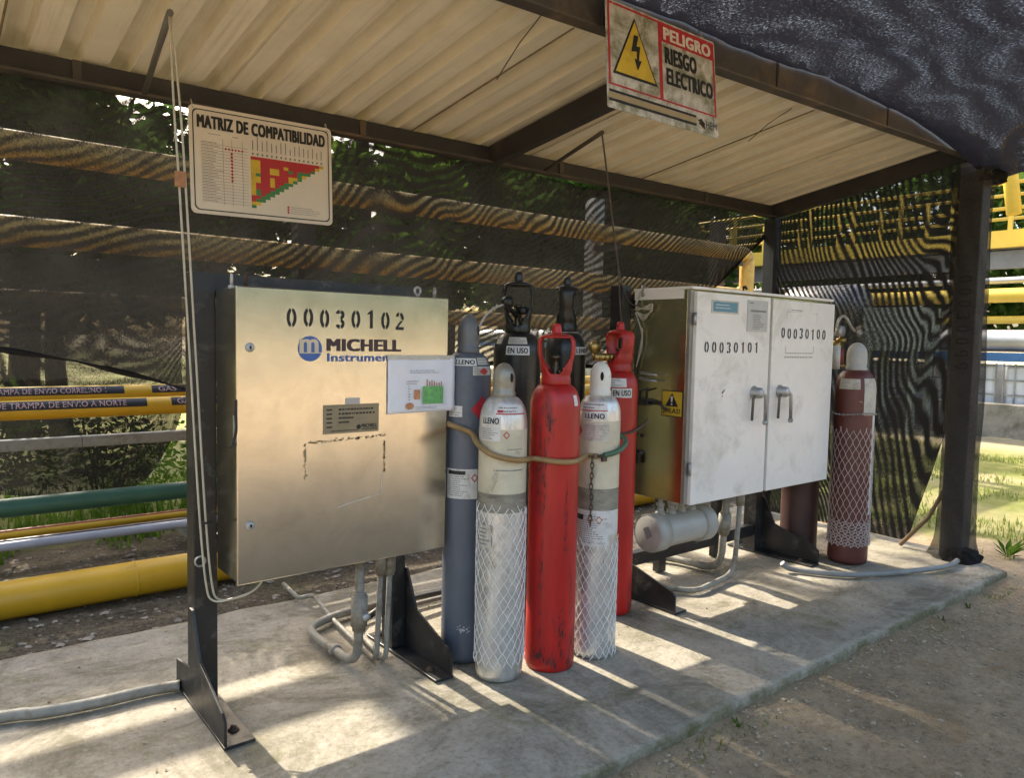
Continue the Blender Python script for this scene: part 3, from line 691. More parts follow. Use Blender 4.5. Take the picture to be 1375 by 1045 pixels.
lb = obj('teal_label', MB().box(3.498, 3.755, 2.587, 2.5898, 1.678, 1.752), LABELOLD, d1)
b = MB(); quad_on(b, plane_y(2.5862), 3.512, 3.742, 1.688, 1.743); obj('label_field', b, TEAL, d1)
b = MB(); scribble(b, plane_y(2.5855), 3.535, 3.72, 1.70, 1.735, 2, .35, (.6, .95)); obj('label_print', b, LABEL, d1)
lb = obj('grey_label', MB().box(3.845, 4.055, 2.587, 2.5898, 1.582, 1.768), GREYLAB, d1)
b = MB(); gg = plane_y(2.5862); scribble(b, gg, 3.86, 3.93, 1.745, 1.758, 1, .6); scribble(b, gg, 3.875, 4.035, 1.695, 1.715, 1, .6, (1, 1)); scribble(b, gg, 3.90, 4.02, 1.595, 1.685, 9, .4, (.5, 1)); obj('label_print', b, INKG, d1)
b = MB(); stroke_on(b, g1, [(4.27, 1.665), (4.27, 1.715), (4.45, 1.722)], .003); stroke_on(b, g1, [(4.60, 1.715), (4.63, 1.715), (4.63, 1.66)], .003); stroke_on(b, g1, [(4.27, 1.50), (4.27, 1.455), (4.60, 1.455), (4.60, 1.50)], .006); scribble(b, g1, 4.26, 4.60, 1.42, 1.44, 1, .5, (1, 1)); obj('worn_label_outline', b, mat('worn_outline', (.42, .40, .35), .6), d2)
b = MB(); scribble(b, g1, 4.32, 4.45, 1.724, 1.732, 1, .6, (1, 1)); poly_on(b, g1, [(3.62, 1.225), (3.655, 1.245), (3.65, 1.232), (3.63, 1.215)]); poly_on(b, g1, [(3.622, 1.205), (3.637, 1.208), (3.636, 1.198)]); obj('scuff', b, INKG, d1)
# yellow warning plate on the side
hx = plane_x(3.3385); hx2 = plane_x(3.3370); hx3 = plane_x(3.3357)
wp = obj('warning_plate', MB().box(3.3392, 3.3415, 2.640, 2.792, 1.086, 1.236), INK, c2, bevel=.004)
b = MB(); quad_on(b, hx, -2.786, -2.646, 1.092, 1.230); obj('plate_face', b, YELINK, wp)
b = MB(); poly_on(b, hx2, [(-2.762, 1.145), (-2.670, 1.145), (-2.716, 1.222)]); text_on(b, '\u00a1PILAS!', hx2, -2.776, -2.656, 1.100, 1.134, .012); obj('plate_print', b, INK, wp, kind='stuff')
b = MB(); poly_on(b, hx3, [(-2.721, 1.17), (-2.711, 1.17), (-2.708, 1.203), (-2.724, 1.203)]); poly_on(b, hx3, [(-2.716+.006*math.cos(2*PI*k/10), 1.158+.006*math.sin(2*PI*k/10)) for k in range(10)]); obj('mark', b, LABEL, wp)
# fittings on the side wall
for z in (1.33, 1.295): obj('cable_gland', MB().tube([(3.341, 2.94, z), (3.315, 2.94, z), (3.30, 2.92, z-.006), (3.30, 2.80, z-.010)], .007, 8), GALV, c2)
vb = MB().box(3.29, 3.340, 2.86, 2.97, 1.14, 1.175); vb.tube([(3.31, 2.86, 1.157), (3.31, 2.78, 1.157), (3.325, 2.74, 1.12)], .008, 8); vb.tube([(3.31, 2.93, 1.175), (3.31, 2.93, 1.22), (3.31, 2.86, 1.24)], .006, 8)
obj('valve_block', vb, mat('dark_fitting', (.05, .05, .048), .45, .5), c2)
lk2 = MB().lathe([(0, -.02), (.02, -.02), (.02, 0)], (3.341, 2.94, .85), 14, 'x'); lk2.box(3.305, 3.322, 2.925, 2.955, .79, .85); obj('latch', lk2, BLACKP, c2)
obj('vent_plug', MB().lathe([(0, -.008), (.012, -.006), (.012, 0)], (3.341, 2.93, .955), 12, 'x'), RUBBER, c2)
# coil of wires on the upper corner
b = MB()
for k in range(4):
    a = k*.4; b.tube(smooth_path([(3.33, 2.97, 1.80), (3.315, 2.99, 1.73-.01*k), (3.30, 2.93, 1.70), (3.315, 2.86, 1.69+.012*k), (3.325, 2.93, 1.665-.01*k), (3.32, 2.99, 1.68), (3.325, 2.96, 1.60), (3.325, 2.94, 1.5+.02*k), (3.325, 2.98, 1.36)], 5), .0035, 5)
obj('wire_coil', b, WIRE, c2)
obj('conduit_clip', MB().tube([(3.345, 2.96, 1.84), (3.345, 2.96, 1.80), (3.335, 2.95, 1.775)], .012, 8), CAPGREY, c2)
leg(c2, 3.255, .075, -1, 3.1, 1.84, 2.57, 3.36, 3.04); leg(c2, 4.72, .085, 1, 3.1, .9, 2.60, 3.36, 3.04)
obj('rear_crossbar', MB().box(3.34, 4.80, 3.045, 3.11, 1.70, 1.79), BLACKP, c2, bevel=.003)
obj('rear_crossbar', MB().box(3.34, 4.71, 3.05, 3.11, .12, .20), BLACKP, c2, bevel=.003)
for xx in (3.75, 4.35): obj('stand_brace', MB().box(xx, xx+.07, 3.111, 3.165, .005, 1.70), BLACKP, c2, bevel=.003)
obj('tie_knot', MB().tube(smooth_path([(3.86, 2.63, 1.82), (3.87, 2.64, 1.85), (3.89, 2.63, 1.835), (3.90, 2.65, 1.855)]), .006, 6), RUBBER, c2)

# ================================================================== GAS CYLINDERS
class Cyl:
    def __init__(s, name, label, c, r, zs, zn, m, rn=.042, group=None):
        s.c = c; s.r = r; s.zs = zs; s.zn = zn; s.rn = rn; s.a = math.atan2(-c[1], -c[0])
        s.root = thing(name, (c[0], c[1], 0), label, 'gas cylinder', group)
        pr = [(0, .012), (r*.72, .010), (r*.86, .001), (r*.95, .006), (r, .03)]
        pr += [(r*(1-.004*abs(math.sin(k*2.1))), .03+(zs-.03)*k/12) for k in range(1, 13)]
        for k in range(1, 11):
            t = k/10*PI/2; pr.append((rn+(r-rn)*math.cos(t)**.85, zs+(zn-zs)*math.sin(t)))
        pr += [(rn, zn+.02), (0, zn+.021)]
        s.body = obj('body', MB().lathe(pr, (c[0], c[1], 0), 56), m, s.root)
    def rad(s, z):
        if z <= s.zs: return s.r
        q = min(1, (z-s.zs)/(s.zn-s.zs)); t = math.asin(q); return s.rn+(s.r-s.rn)*max(0, math.cos(t))**.85
    def fn(s, off):
        def F(d, z):
            rr = s.rad(z)+off; return (s.c[0]+rr*math.cos(s.a+math.radians(d)), s.c[1]+rr*math.sin(s.a+math.radians(d)), z)
        return F
    def patch(s, name, d0, d1, z0, z1, m, off=.0012, parent=None):
        b = MB(); quad_on(b, s.fn(off), d0, d1, z0, z1, max(2, int(abs(d1-d0)/5)), max(2, int((z1-z0)/.012)) if z1 > s.zs else 2)
        b.sm = [True]*len(b.f); return obj(name, b, m, parent or s.root)
    def text(s, name, txt, d0, d1, z0, z1, m=INK, off=.0030, bold=.012, parent=None):
        b = MB(); text_on(b, txt, s.fn(off), d0, d1, z0, z1, bold); return obj(name, b, m, parent or s.root)
    def plate(s, txt, d0, d1, z0, z1):
        p = s.patch('status_label', d0, d1, z0, z1, LABEL, .0025); dz = z1-z0; dd = d1-d0
        s.text('lettering', txt, d0+dd*.08, d1-dd*.08, z0+dz*.2, z1-dz*.2, INK, .0040, .014, p)
    def printed(s, name, d0, d1, z0, z1, rows, m=LABEL, ink=INKG, fill=.35, off=.0015):
        p = s.patch(name, d0, d1, z0, z1, m, off); b = MB(); dz = (z1-z0)*.08; dd = (d1-d0)*.06
        scribble(b, s.fn(off+.0012), d0+dd, d1-dd, z0+dz, z1-dz, rows, fill); obj('label_print', b, ink, p); return p
    def diamond(s, d, z, hd, hz, m, inner=None, off=.0032):
        def grid(mb, F, k, n=6):
            P = lambda a, c_: F(d+(a-c_)*hd*k, z+(a+c_-1)*hz*k)
            mb.add([P(i/n, j/n) for j in range(n+1) for i in range(n+1)], [(j*(n+1)+i, j*(n+1)+i+1, (j+1)*(n+1)+i+1, (j+1)*(n+1)+i) for j in range(n) for i in range(n)])
        b = MB(); grid(b, s.fn(off), 1); o = obj('hazard_diamond', b, m, s.root)
        if inner:
            b = MB(); grid(b, s.fn(off+.001), .66); obj('diamond_field', b, inner, o)
    def cap(s, rc, top, m, hole=None):
        z = s.zn-.004; H = top-z
        pr = [(rc*.96, 0), (rc*1.04, .004), (rc*1.04, .022), (rc*.95, .027), (rc, .05)]+[(rc*(1 if k < 2 else 1), H*.55*k/3) for k in (2, 3)]
        for k in range(1, 9): t = k/8*PI/2; pr.append((rc*math.cos(t) if k < 8 else .0, H*.55+(H*.45)*math.sin(t)))
        pr = [p for i, p in enumerate(pr) if i < 5 or p[1] > .052]
        o = obj('valve_cap', MB().lathe(pr, (s.c[0], s.c[1], z), 36), m, s.root)
        if hole is not None:
            for dd in (hole, hole+180):
                b = MB(); zc = z+H*.58; pts = []
                for k in range(20):
                    t = 2*PI*k/20; dg = dd+math.degrees(.008*math.cos(t)/rc); zz = zc+.021*math.sin(t); rr = rc+.0015
                    if zz > z+H*.55: q = min(1, (zz-z-H*.55)/(H*.45)); rr = rc*math.sqrt(1-q*q)+.002
                    an = s.a+math.radians(dg); pts.append((s.c[0]+rr*math.cos(an), s.c[1]+rr*math.sin(an), zz))
                b.add(pts, [tuple(range(20))]); obj('vent_hole', b, DARKHOLE, o)
        return o
    def guard(s, top, wmax, m, face, half=62, knob=.022, thick=.008, zlo=.16):
        """open tulip guard: a shell with two large windows, closing to a knob"""
        z = s.zn-.006; H = top-z
        prof = [(0, .056), (.03, .064), (.09, .064), (.16, .060), (.26, .068), (.38, wmax*.86), (.52, wmax*.97), (.62, wmax), (.72, wmax*.98), (.78, wmax*.9), (.815, wmax*.70), (.83, wmax*.42), (.84, .022), (.87, knob*.85), (.93, knob*.8), (.99, knob*.62), (1, 0)]
        nseg = 48; b = MB(); rows = []
        fine = []
        for (h0, r0), (h1, r1) in zip(prof[:-1], prof[1:]):
            for k in range(3): fine.append((h0+(h1-h0)*k/3, r0+(r1-r0)*k/3))
        fine.append(prof[-1])
        for h, r in fine:
            for k in range(nseg): t = s.a+math.radians(face)+2*PI*k/nseg; b.v.append((s.c[0]+r*math.cos(t), s.c[1]+r*math.sin(t), z+h*H))
        for i in range(len(fine)-1):
            h = (fine[i][0]+fine[i+1][0])/2
            for k in range(nseg):
                dg = (360*(k+.5)/nseg) % 180; dg = min(dg, 180-dg)
                if zlo+.02 < h < .775:
                    op = half*min(1, ((h-zlo)/.34)**.6); 
                    if h > .70: op *= .93
                    if dg < op: continue
                b.f.append((i*nseg+k, i*nseg+(k+1) % nseg, (i+1)*nseg+(k+1) % nseg, (i+1)*nseg+k)); b.sm.append(True)
        gd = obj('valve_guard', b, m, s.root, solid=thick)
        v = MB().lathe([(.018, 0), (.018, H*.22), (.012, H*.24), (.012, H*.34), (.022, H*.35), (.022, H*.40), (0, H*.405)], (s.c[0], s.c[1], s.zn+.018), 16)
        t = s.a+math.radians(face+40); v.tube([(s.c[0], s.c[1], s.zn+H*.2), (s.c[0]+.045*math.cos(t), s.c[1]+.045*math.sin(t), s.zn+H*.2)], .011, 10)
        obj('valve', v, mat('dark_valve', (.10, .085, .055), .4, .7, .2, 20), s.root); return gd
    def sleeve(s, z0, z1, m, n=18, h=.062, off=.005, wire=.0019, jag=.02):
        b = MB(); rate = (2*PI/n)/h
        for fam in (1, -1):
            for i in range(n):
                a0 = 2*PI*i/n; lo = z0+random.uniform(-jag, jag)*.5; hi = z1+random.uniform(-jag, jag); k = max(6, int((hi-lo)/.016)); pts = []
                for q in range(k+1):
                    z = lo+(hi-lo)*q/k; t = a0+fam*rate*(z-z0)+.02*math.sin((z-z0)/h*2*PI)*fam; rr = s.r+off+.0025*noise.noise(Vector((t*3, z*9, fam)))
                    if z < lo+.03: rr += .006*random.random()
                    pts.append((s.c[0]+rr*math.cos(t), s.c[1]+rr*math.sin(t), max(z, .003)))
                b.tube(pts, wire, 4, caps=False)
        return obj('net_sleeve', b, m, s.root)
    def scuff(s, name, zones, m, n, sx=5, sz=.012):
        b = MB()
        for (d, z, sd, sz_) in zones:
            for k in range(n):
                dd = random.gauss(d, sd); zz = random.gauss(z, sz_); a = random.uniform(.3, 1)*sx; h = random.uniform(.3, 1)*sz
                if zz < .03 or zz > s.zs+.02: continue
                poly_on(b, s.fn(.0008), [(dd+a*.5*random.uniform(.4, 1.3)*math.cos(t), zz+h*.5*random.uniform(.4, 1.3)*math.sin(t)) for t in (0, .9, 1.8, 2.7, 3.6, 4.5, 5.4)])
        return obj(name, b, m, s.root, kind='stuff')
SCUFFB = mat('worn_dark_marks', (.06, .02, .018), .6, 0, .4, 40)
SCUFFW = mat('worn_pale_marks', (.40, .40, .42), .6, 0, .3, 60)

gy = Cyl('gas_cylinder', 'dark grey gas cylinder with rounded cap beside the stainless cabinet', (1.999, 2.825), .108, 1.337, 1.441, GREYC)
gy.cap(.050, 1.618, mat('grey_cap_paint', (.12, .125, .13), .4, 0, .12, 8, .15, 60, ((.05, .05, .05), 8, .55, .75)), 62)
gy.plate('LLENO', -38, 22, 1.382, 1.416); gy.printed('small_label', 26, 62, 1.388, 1.418, 2, LABELOLD); gy.printed('hazard_label', 12, 72, 1.340, 1.378, 3, LABELOLD, INKG); gy.diamond(42, 1.358, 14, .017, REDINK)
gy.printed('small_label', -50, -12, 1.150, 1.200, 4); gy.printed('paper_label', -52, 28, .775, .912, 12); b = MB(); quad_on(b, gy.fn(.0042), -46, -2, .888, .904, 8, 1); obj('label_heading', b, INK, gy.root)
gy.diamond(20, .872, 9, .020, REDINK, LABEL); gy.diamond(38, 1.185, 30, .062, REDINK, None); gy.scuff('worn_mark', [(-2, .165, 9, .008)], SCUFFW, 26, 8, .012)

a1 = Cyl('gas_cylinder', 'aluminium gas cylinder in white net sleeve with grey metal cap', (2.014, 2.571), .106, 1.123, 1.255, ALU)
a1.cap(.050, 1.402, CAPGREY, 42); a1.patch('painted_band', -180, 180, .838, 1.118, CREAMW, .0006); a1.patch('grimy_band', -180, 180, .755, .838, GRIME, .0007)
a1.printed('header_label', -18, 60, 1.186, 1.222, 2, LABEL, INKG); b = MB(); quad_on(b, a1.fn(.004), -18, 60, 1.183, 1.188, 14, 1); quad_on(b, a1.fn(.004), -15, 0, 1.192, 1.202, 3, 1); obj('label_rule', b, REDINK, a1.root)
a1.plate('LLENO', -56, -6, 1.134, 1.176); a1.printed('paper_label', -64, -6, 1.068, 1.130, 6); a1.diamond(8, 1.095, 8, .017, REDINK, LABELOLD)
b = MB(); scribble(b, a1.fn(.002), -20, 55, .938, .946, 1, .6, (1, 1)); scribble(b, a1.fn(.002), 10, 50, 1.030, 1.036, 1, .6, (1, 1)); obj('scrawl', b, INKG, a1.root)
a1.printed('tag', -58, -22, .60, .70, 5, LABELOLD, INKG, .3, .007); a1.sleeve(.075, .775, SLEEVE)

r1 = Cyl('gas_cylinder', 'red gas cylinder with open tulip guard and blank body between two net-sleeved cylinders', (2.267, 2.513), .114, 1.197, 1.308, RED, .05)
r1.guard(1.578, .083, RED, -4); r1.patch('small_label', 48, 62, 1.215, 1.262, LABEL, .002)
r1.scuff('worn_mark', [(-10, 1.14, 5, .02), (-20, .92, 2.5, .09), (-24, .45, 3, .10), (32, .72, 3, .09), (28, .2, 6, .06), (-26, .08, 10, .02), (-34, 1.0, 3, .10), (10, .06, 12, .015)], SCUFFB, 34, 2.6, .05)

a2 = Cyl('gas_cylinder', 'aluminium gas cylinder in white net sleeve with white painted cap', (2.528, 2.487), .099, 1.153, 1.252, ALU)
a2.cap(.050, 1.410, CAPWHITE, 8); a2.patch('painted_band', -180, 180, .818, 1.135, CREAMW, .0006); a2.patch('grimy_band', -180, 180, .715, .818, GRIME, .0007); a2.patch('painted_band', -180, 180, .60, .715, LABEL, .0006)
a2.printed('header_label', -58, 22, 1.186, 1.222, 2); b = MB(); quad_on(b, a2.fn(.004), -58, 22, 1.182, 1.186, 14, 1); obj('label_rule', b, REDINK, a2.root)
a2.plate('LLENO', -44, 18, 1.140, 1.178); a2.printed('paper_label', -50, 28, 1.040, 1.125, 8, LABELOLD, mat('pinkish_print', (.34, .20, .22), .6)); a2.diamond(-62, 1.085, 12, .028, REDINK)
a2.printed('hazard_label', -75, 36, .545, .705, 13); b = MB(); quad_on(b, a2.fn(.004), -72, -38, .668, .692, 6, 1); obj('label_heading', b, INK, a2.root)
for dg in (-18, 6): a2.diamond(dg, .672, 10, .019, mat('orange_diamond', (.46, .16, .05), .5), LABEL)
a2.sleeve(.012, .565, SLEEVE)

r2 = Cyl('gas_cylinder', 'red gas cylinder labelled EN USO beside the twin-door cabinet', (3.016, 2.826), .104, 1.246, 1.344, RED, .05)
r2.guard(1.612, .080, RED, -52, 58); r2.plate('EN USO', -20, 42, 1.205, 1.255); r2.printed('paper_label', -45, 24, 1.262, 1.308, 3)
rg = MB(); a = r2.a-math.radians(62); ex, ey = math.cos(a), math.sin(a)
for d, rr in ((.05, .016), (.085, .026), (.115, .030), (.14, .022)): rg.lathe([(0, -.02), (rr, -.02), (rr*1.1, 0), (rr, .02), (0, .022)], (3.016+ex*d, 2.826+ey*d, 1.42+.0*d), 16)
rg.lathe([(0, -.012), (.034, -.012), (.034, .012), (0, .013)], (3.016+ex*.15, 2.826+ey*.15, 1.475), 20, 'y'); obj('regulator', rg, BRASS, r2.root)
r2.scuff('worn_mark', [(6, .90, 22, .004), (-10, .6, 12, .2)], SCUFFB, 22, 6, .006)

b1 = Cyl('gas_cylinder', 'black gas cylinder labelled EN USO with tall open guard', (2.53, 3.12), .128, 1.420, 1.545, BLACKC, .05)
b1.guard(1.866, .082, BLACKC, -5, 66, .022, .010, .10); b1.plate('EN USO', -27, 30, 1.425, 1.472); b1.printed('paper_label', -24, 26, 1.482, 1.518, 3, LABELOLD); b1.printed('paper_label', -68, -44, 1.482, 1.512, 3, LABELOLD)
q = MB().lathe([(0, -.015), (.030, -.015), (.030, .015), (0, .016)], (2.41, 3.06, 1.70), 22, 'y'); q.tube([(2.41, 3.07, 1.70), (2.47, 3.10, 1.66), (2.53, 3.12, 1.62)], .012, 8); q.lathe([(0, -.02), (.022, -.02), (.022, .02), (0, .021)], (2.53, 3.08, 1.66), 18, 'y'); obj('regulator', q, mat('dark_gauge', (.03, .03, .03), .35, .4), b1.root)
obj('pigtail_tube', MB().tube(smooth_path([(2.40, 3.06, 1.69), (2.33, 3.08, 1.66), (2.28, 3.10, 1.60), (2.25, 3.12, 1.50), (2.24, 3.13, 1.40)]), .006, 8), GALV, b1.root)
b2 = Cyl('gas_cylinder', 'black gas cylinder labelled LLENO with narrow guard seen edge-on', (3.05, 3.30), .122, 1.420, 1.560, BLACKC, .05)
b2.guard(1.884, .080, BLACKC, 88, 60, .022, .010, .10); b2.plate('LLENO', 18, 78, 1.425, 1.470); b2.patch('neck_ring', -180, 180, 1.552, 1.558, LABELOLD, .004)

mr = Cyl('gas_cylinder', 'maroon gas cylinder in net sleeve with light grey cap at the slab end', (5.088, 2.539), .130, 1.200, 1.345, MAROON, .05)
mr.cap(.066, 1.535, CAPLITE); mr.sleeve(.13, .945, SLEEVEP, 20, .085, .005, .0019); mr.sleeve(.13, .30, SLEEVEP, 20, .022, .006, .0018, .008)
mr.printed('header_label', -50, 14, 1.215, 1.285, 6, LABELOLD, INKG); mr.patch('torn_sticker', 26, 84, 1.04, 1.29, LABELOLD, .0022); mr.scuff('torn_print', [(52, 1.14, 12, .035)], mat('brown_torn_paper', (.30, .22, .11), .7), 30, 8, .025)
mr.patch('pale_strip', 62, 82, .35, 1.04, LABEL, .001)  # pale vertical strip down one side of the body
ch = MB()
for k in range(26):
    t = mr.a+math.radians(-80+k*160/25); rr = mr.r+.008; p = Vector((mr.c[0]+rr*math.cos(t), mr.c[1]+rr*math.sin(t), 1.045-.008*math.sin(k*.25))); ch.lathe([(.004, -.004), (.0095, 0), (.004, .004)], p, 8, 'z' if k % 2 else 'y')
obj('chain', ch, GALV, mr.root)
m2 = Cyl('gas_cylinder', 'maroon gas cylinder coloured as in shade, with brass regulator partly hidden behind the twin-door cabinet', (4.99, 2.86), .128, 1.20, 1.345, mat('shade_darkened_maroon_paint', (.045, .018, .016), .5, 0, .3, 5), .05)  # near-black base colour paints in the shade behind the cabinet
obj('valve', MB().lathe([(.022, 0), (.022, .05), (.03, .055), (.03, .09), (.02, .095), (.02, .16), (0, .165)], (4.99, 2.86, 1.36), 16), BRASS, m2.root)
q = MB().tube([(5.0, 2.86, 1.47), (5.20, 2.82, 1.49), (5.36, 2.79, 1.50)], .015, 10); q.lathe([(0, -.03), (.042, -.03), (.048, 0), (.042, .03), (0, .031)], (5.30, 2.80, 1.505), 18, 'y'); q.lathe([(0, 0), (.036, 0), (.036, .03), (.018, .032), (.018, .07), (0, .071)], (5.345, 2.79, 1.535), 16); q.lathe([(0, 0), (.05, 0), (.05, .018), (0, .019)], (5.32, 2.79, 1.355), 18)
obj('regulator', q, BRASS, m2.root)
obj('gauge', MB().lathe([(0, -.02), (.038, -.02), (.042, .0), (.038, .02), (0, .021)], (5.265, 2.76, 1.615), 22, 'y'), GALV, m2.root)
obj('label_tag', MB().lathe([(0, 0), (.032, 0), (.032, .17), (0, .171)], (5.215, 2.76, 1.34), 18), LABEL, m2.root)
obj('adjuster', MB().lathe([(0, 0), (.028, 0), (.028, .12), (0, .121)], (5.315, 2.78, 1.372), 16), mat('red_adjuster', (.25, .05, .04), .5), m2.root)
obj('pigtail_tube', MB().tube(smooth_path([(5.25, 2.78, 1.60), (5.24, 2.77, 1.68), (5.28, 2.76, 1.725), (5.33, 2.75, 1.71), (5.37, 2.74, 1.66), (5.42, 2.73, 1.62)]), .010, 8), GALV, m2.root)

# restraint hose across the row and its loose chain
def front_of(c, ang=0, off=.018):
    t = c.a+math.radians(ang); return (c.c[0]+(c.r+off)*math.cos(t), c.c[1]+(c.r+off)*math.sin(t))
hz = [(1.872, 2.80, 1.118), (1.93, 2.70, 1.085), (*front_of(a1, -62), 1.05), (*front_of(a1, -20), 1.012), (*front_of(a1, 30, .022), .99), (*front_of(r1, -40, .02), .978), (*front_of(r1, 5), .972), (*front_of(r1, 42, .02), .970), (*front_of(a2, -28), .972), (*front_of(a2, -2), .975)]
obj('restraint_hose', MB().tube(smooth_path(hz, 6), .0125, 10), HOSE, label='tan rubber hose slung across the row of gas cylinders', cat='hose')
hg2 = [(*front_of(a2, 12), .980), (*front_of(a2, 42), .992), (*front_of(a2, 72, .022), 1.012), (*front_of(a2, 100, .03), 1.035), (*front_of(a2, 125, .03), 1.05)]
obj('green_hose', MB().tube(smooth_path(hg2, 6), .0125, 10), HOSEG, label='short green hose hugging the white-capped aluminium cylinder', cat='hose')
ch = MB(); px, py = front_of(a2, -14, .020)
def link(p, ax, up_=Vector((0, 0, 1))):
    pts = [Vector(p)+ax*.0075*math.cos(t)+up_*.0165*math.sin(t)*1.0 for t in [2*PI*k/14 for k in range(14)]]; ch.tube(pts, .0026, 5, closed=True)
rgt = Vector((.78, -.62, 0)); fwd = Vector((.62, .78, 0))
for k in range(13): link((px+.002*math.sin(k), py, .955-k*.0245), rgt if k % 2 else fwd)
q0 = front_of(a2, -14, .020); q1 = front_of(a2, 8, .020)
for k in range(4): link((q0[0]+(q1[0]-q0[0])*k/3, q0[1]+(q1[1]-q0[1])*k/3, .976), Vector((0, 0, 1)) if k % 2 else fwd, rgt)
ch.box(q1[0]-.006, q1[0]+.022, q1[1]-.012, q1[1]+.0, .952, .978)
obj('loose_chain', ch, CHAIN, label='rusty steel chain with padlock dangling before the white-capped cylinder', cat='chain')
obj('retaining_band', MB().tube(smooth_path([(*front_of(r2, -75, .006), 1.03), (*front_of(r2, -20, .006), 1.012), (*front_of(r2, 30, .006), 1.015), (*front_of(r2, 75, .02), 1.04), (*front_of(r2, 95, .06), 1.08)], 5), .007, 8), WIRED, r2.root)

# ================================================================== SIGNS
ms = thing('matrix_sign', (1.345, 3.655, 2.07), 'cream sign headed MATRIZ DE COMPATIBILIDAD with red stepped chart', 'sign')
SA = (.992, 2.553); 
def msf(off):
    def F(u, v):   # u 0..1, v 0..1 (bottom to top); slight slump to the right
        x = .998+.700*u+.012*(1-v); z = 2.062+.020*u+.492*v-.004*u; return x, 3.655-off, z
    return F
bd = MB(); nu = 12; pts = []
F0 = msf(0)
cr = .035
outline = []
for cx_, cy_, a0_ in ((1-cr, 1-cr*1.4, 0), (cr, 1-cr*1.4, 90), (cr, cr*1.4, 180), (1-cr, cr*1.4, 270)):
    for k in range(5): t = math.radians(a0_+90*k/4); outline.append((cx_+cr*math.cos(t), cy_+cr*1.4*math.sin(t)))
def board(mb, out, fa, fb_):
    n = len(out); mb.add([fa(*p) for p in out]+[fb_(*p) for p in out], [tuple(range(n)), tuple(range(n, 2*n))[::-1]]+[(i, i+n, (i+1) % n+n, (i+1) % n) for i in range(n)])
board(bd, outline, F0, msf(-.004)); obj('board', bd, SIGNC, ms)
F1 = msf(.0015); F2 = msf(.0028)
b = MB(); inn = [(.5+(u-.5)*.955, .5+(v-.5)*.935) for u, v in outline]; in2 = [(.5+(u-.5)*.941, .5+(v-.5)*.915) for u, v in outline]
for i in range(len(inn)): j = (i+1) % len(inn); poly_on(b, F1, [inn[i], inn[j], in2[j], in2[i]])
obj('border_line', b, INK, ms)
b = MB(); text_on(b, 'MATRIZ DE COMPATIBILIDAD', F1, .055, .945, .80, .915, .030); obj('lettering', b, INK, ms)
NC = 16; gx0, gx1, gy0, gy1 = .40, .935, .10, .60
cells = {'r': MB(), 'y': MB(), 'g': MB()}
for row in range(NC):
    nrow = NC-row
    for cidx in range(nrow):
        k = 'r'
        if cidx == nrow-1: k = 'g' if row not in (0, 1, 4, 14) else 'y'
        elif row in (1, 2, 3, 4, 5, 6, 7, 8, 9, 10, 11) and cidx == 0: k = 'y'
        elif row in (1, 2, 3, 4) and cidx == 1: k = 'y'
        elif row == 5 and cidx == 1: k = 'g'
        elif row in (6, 7) and cidx == 1: k = 'y'
        elif (row, cidx) in ((3, 4), (3, 5), (4, 4), (4, 5), (6, 4), (7, 4), (8, 4), (2, 7)): k = 'y'
        elif (row, cidx) in ((3, 8), (3, 10), (10, 1), (11, 1)): k = 'g'
        elif cidx == nrow-2 and row > 2: k = 'y' if row in (5, 6, 14) else 'g'
        elif row in (5, 6) and cidx >= 8: k = 'y'
        cw = (gx1-gx0)/NC; chh = (gy1-gy0)/NC; quad_on(cells[k], F1, gx0+cidx*cw, gx0+(cidx+1)*cw, gy1-(row+1)*chh, gy1-row*chh)
for k, m_ in (('r', REDINK), ('y', YELINK), ('g', GRNINK)): obj('chart_cells', cells[k], m_, ms, kind='stuff')
b = MB()
for k in range(20): z = .66-k*.0285; quad_on(b, F1, .07, .385, z-.0012, z+.0012); scribble(b, F2, .075, .16+.06*random.random(), z+.006, z+.018, 1, .5, (.7, 1))
for x in (.215, .275, .345): quad_on(b, F1, x-.001, x+.001, .10, .72)
for k in range(NC): x = gx0+(k+.5)*(gx1-gx0)/NC; quad_on(b, F1, x-.003, x+.003, .66, .72+.06*random.random()*(1 if k > 2 else 1.5)); quad_on(b, F1, x-.006, x+.006, .615, .635)
scribble(b, F1, .12, .20, .745, .76, 1, .4, (1, 1)); scribble(b, F1, .28, .32, .745, .76, 1, .4, (1, 1)); scribble(b, F1, .68, .92, .075, .155, 4, .25, (.6, 1)); obj('sign_print', b, INKG, ms, kind='stuff')
b = MB()
for k in range(6): poly_on(b, F2, [(.225+k*.022, .63), (.233+k*.022, .642), (.241+k*.022, .63), (.233+k*.022, .618)])
for k in range(9): z = .59-k*.032; poly_on(b, F2, [(.262, z), (.272, z+.014), (.282, z), (.272, z-.014)])
for k in range(3): quad_on(b, F2, .655, .668, .08+k*.026, .10+k*.026)
obj('pictograms', b, REDINK, ms, kind='stuff')
for u in (.03, .97): x, y, z = F0(u, .985); obj('hanger_wire', MB().tube([(x, y, z-.01), (x-.005, y+.01, z+.03), (x, 3.70, zb(x)+.014)], .003, 6), WIRE, ms)

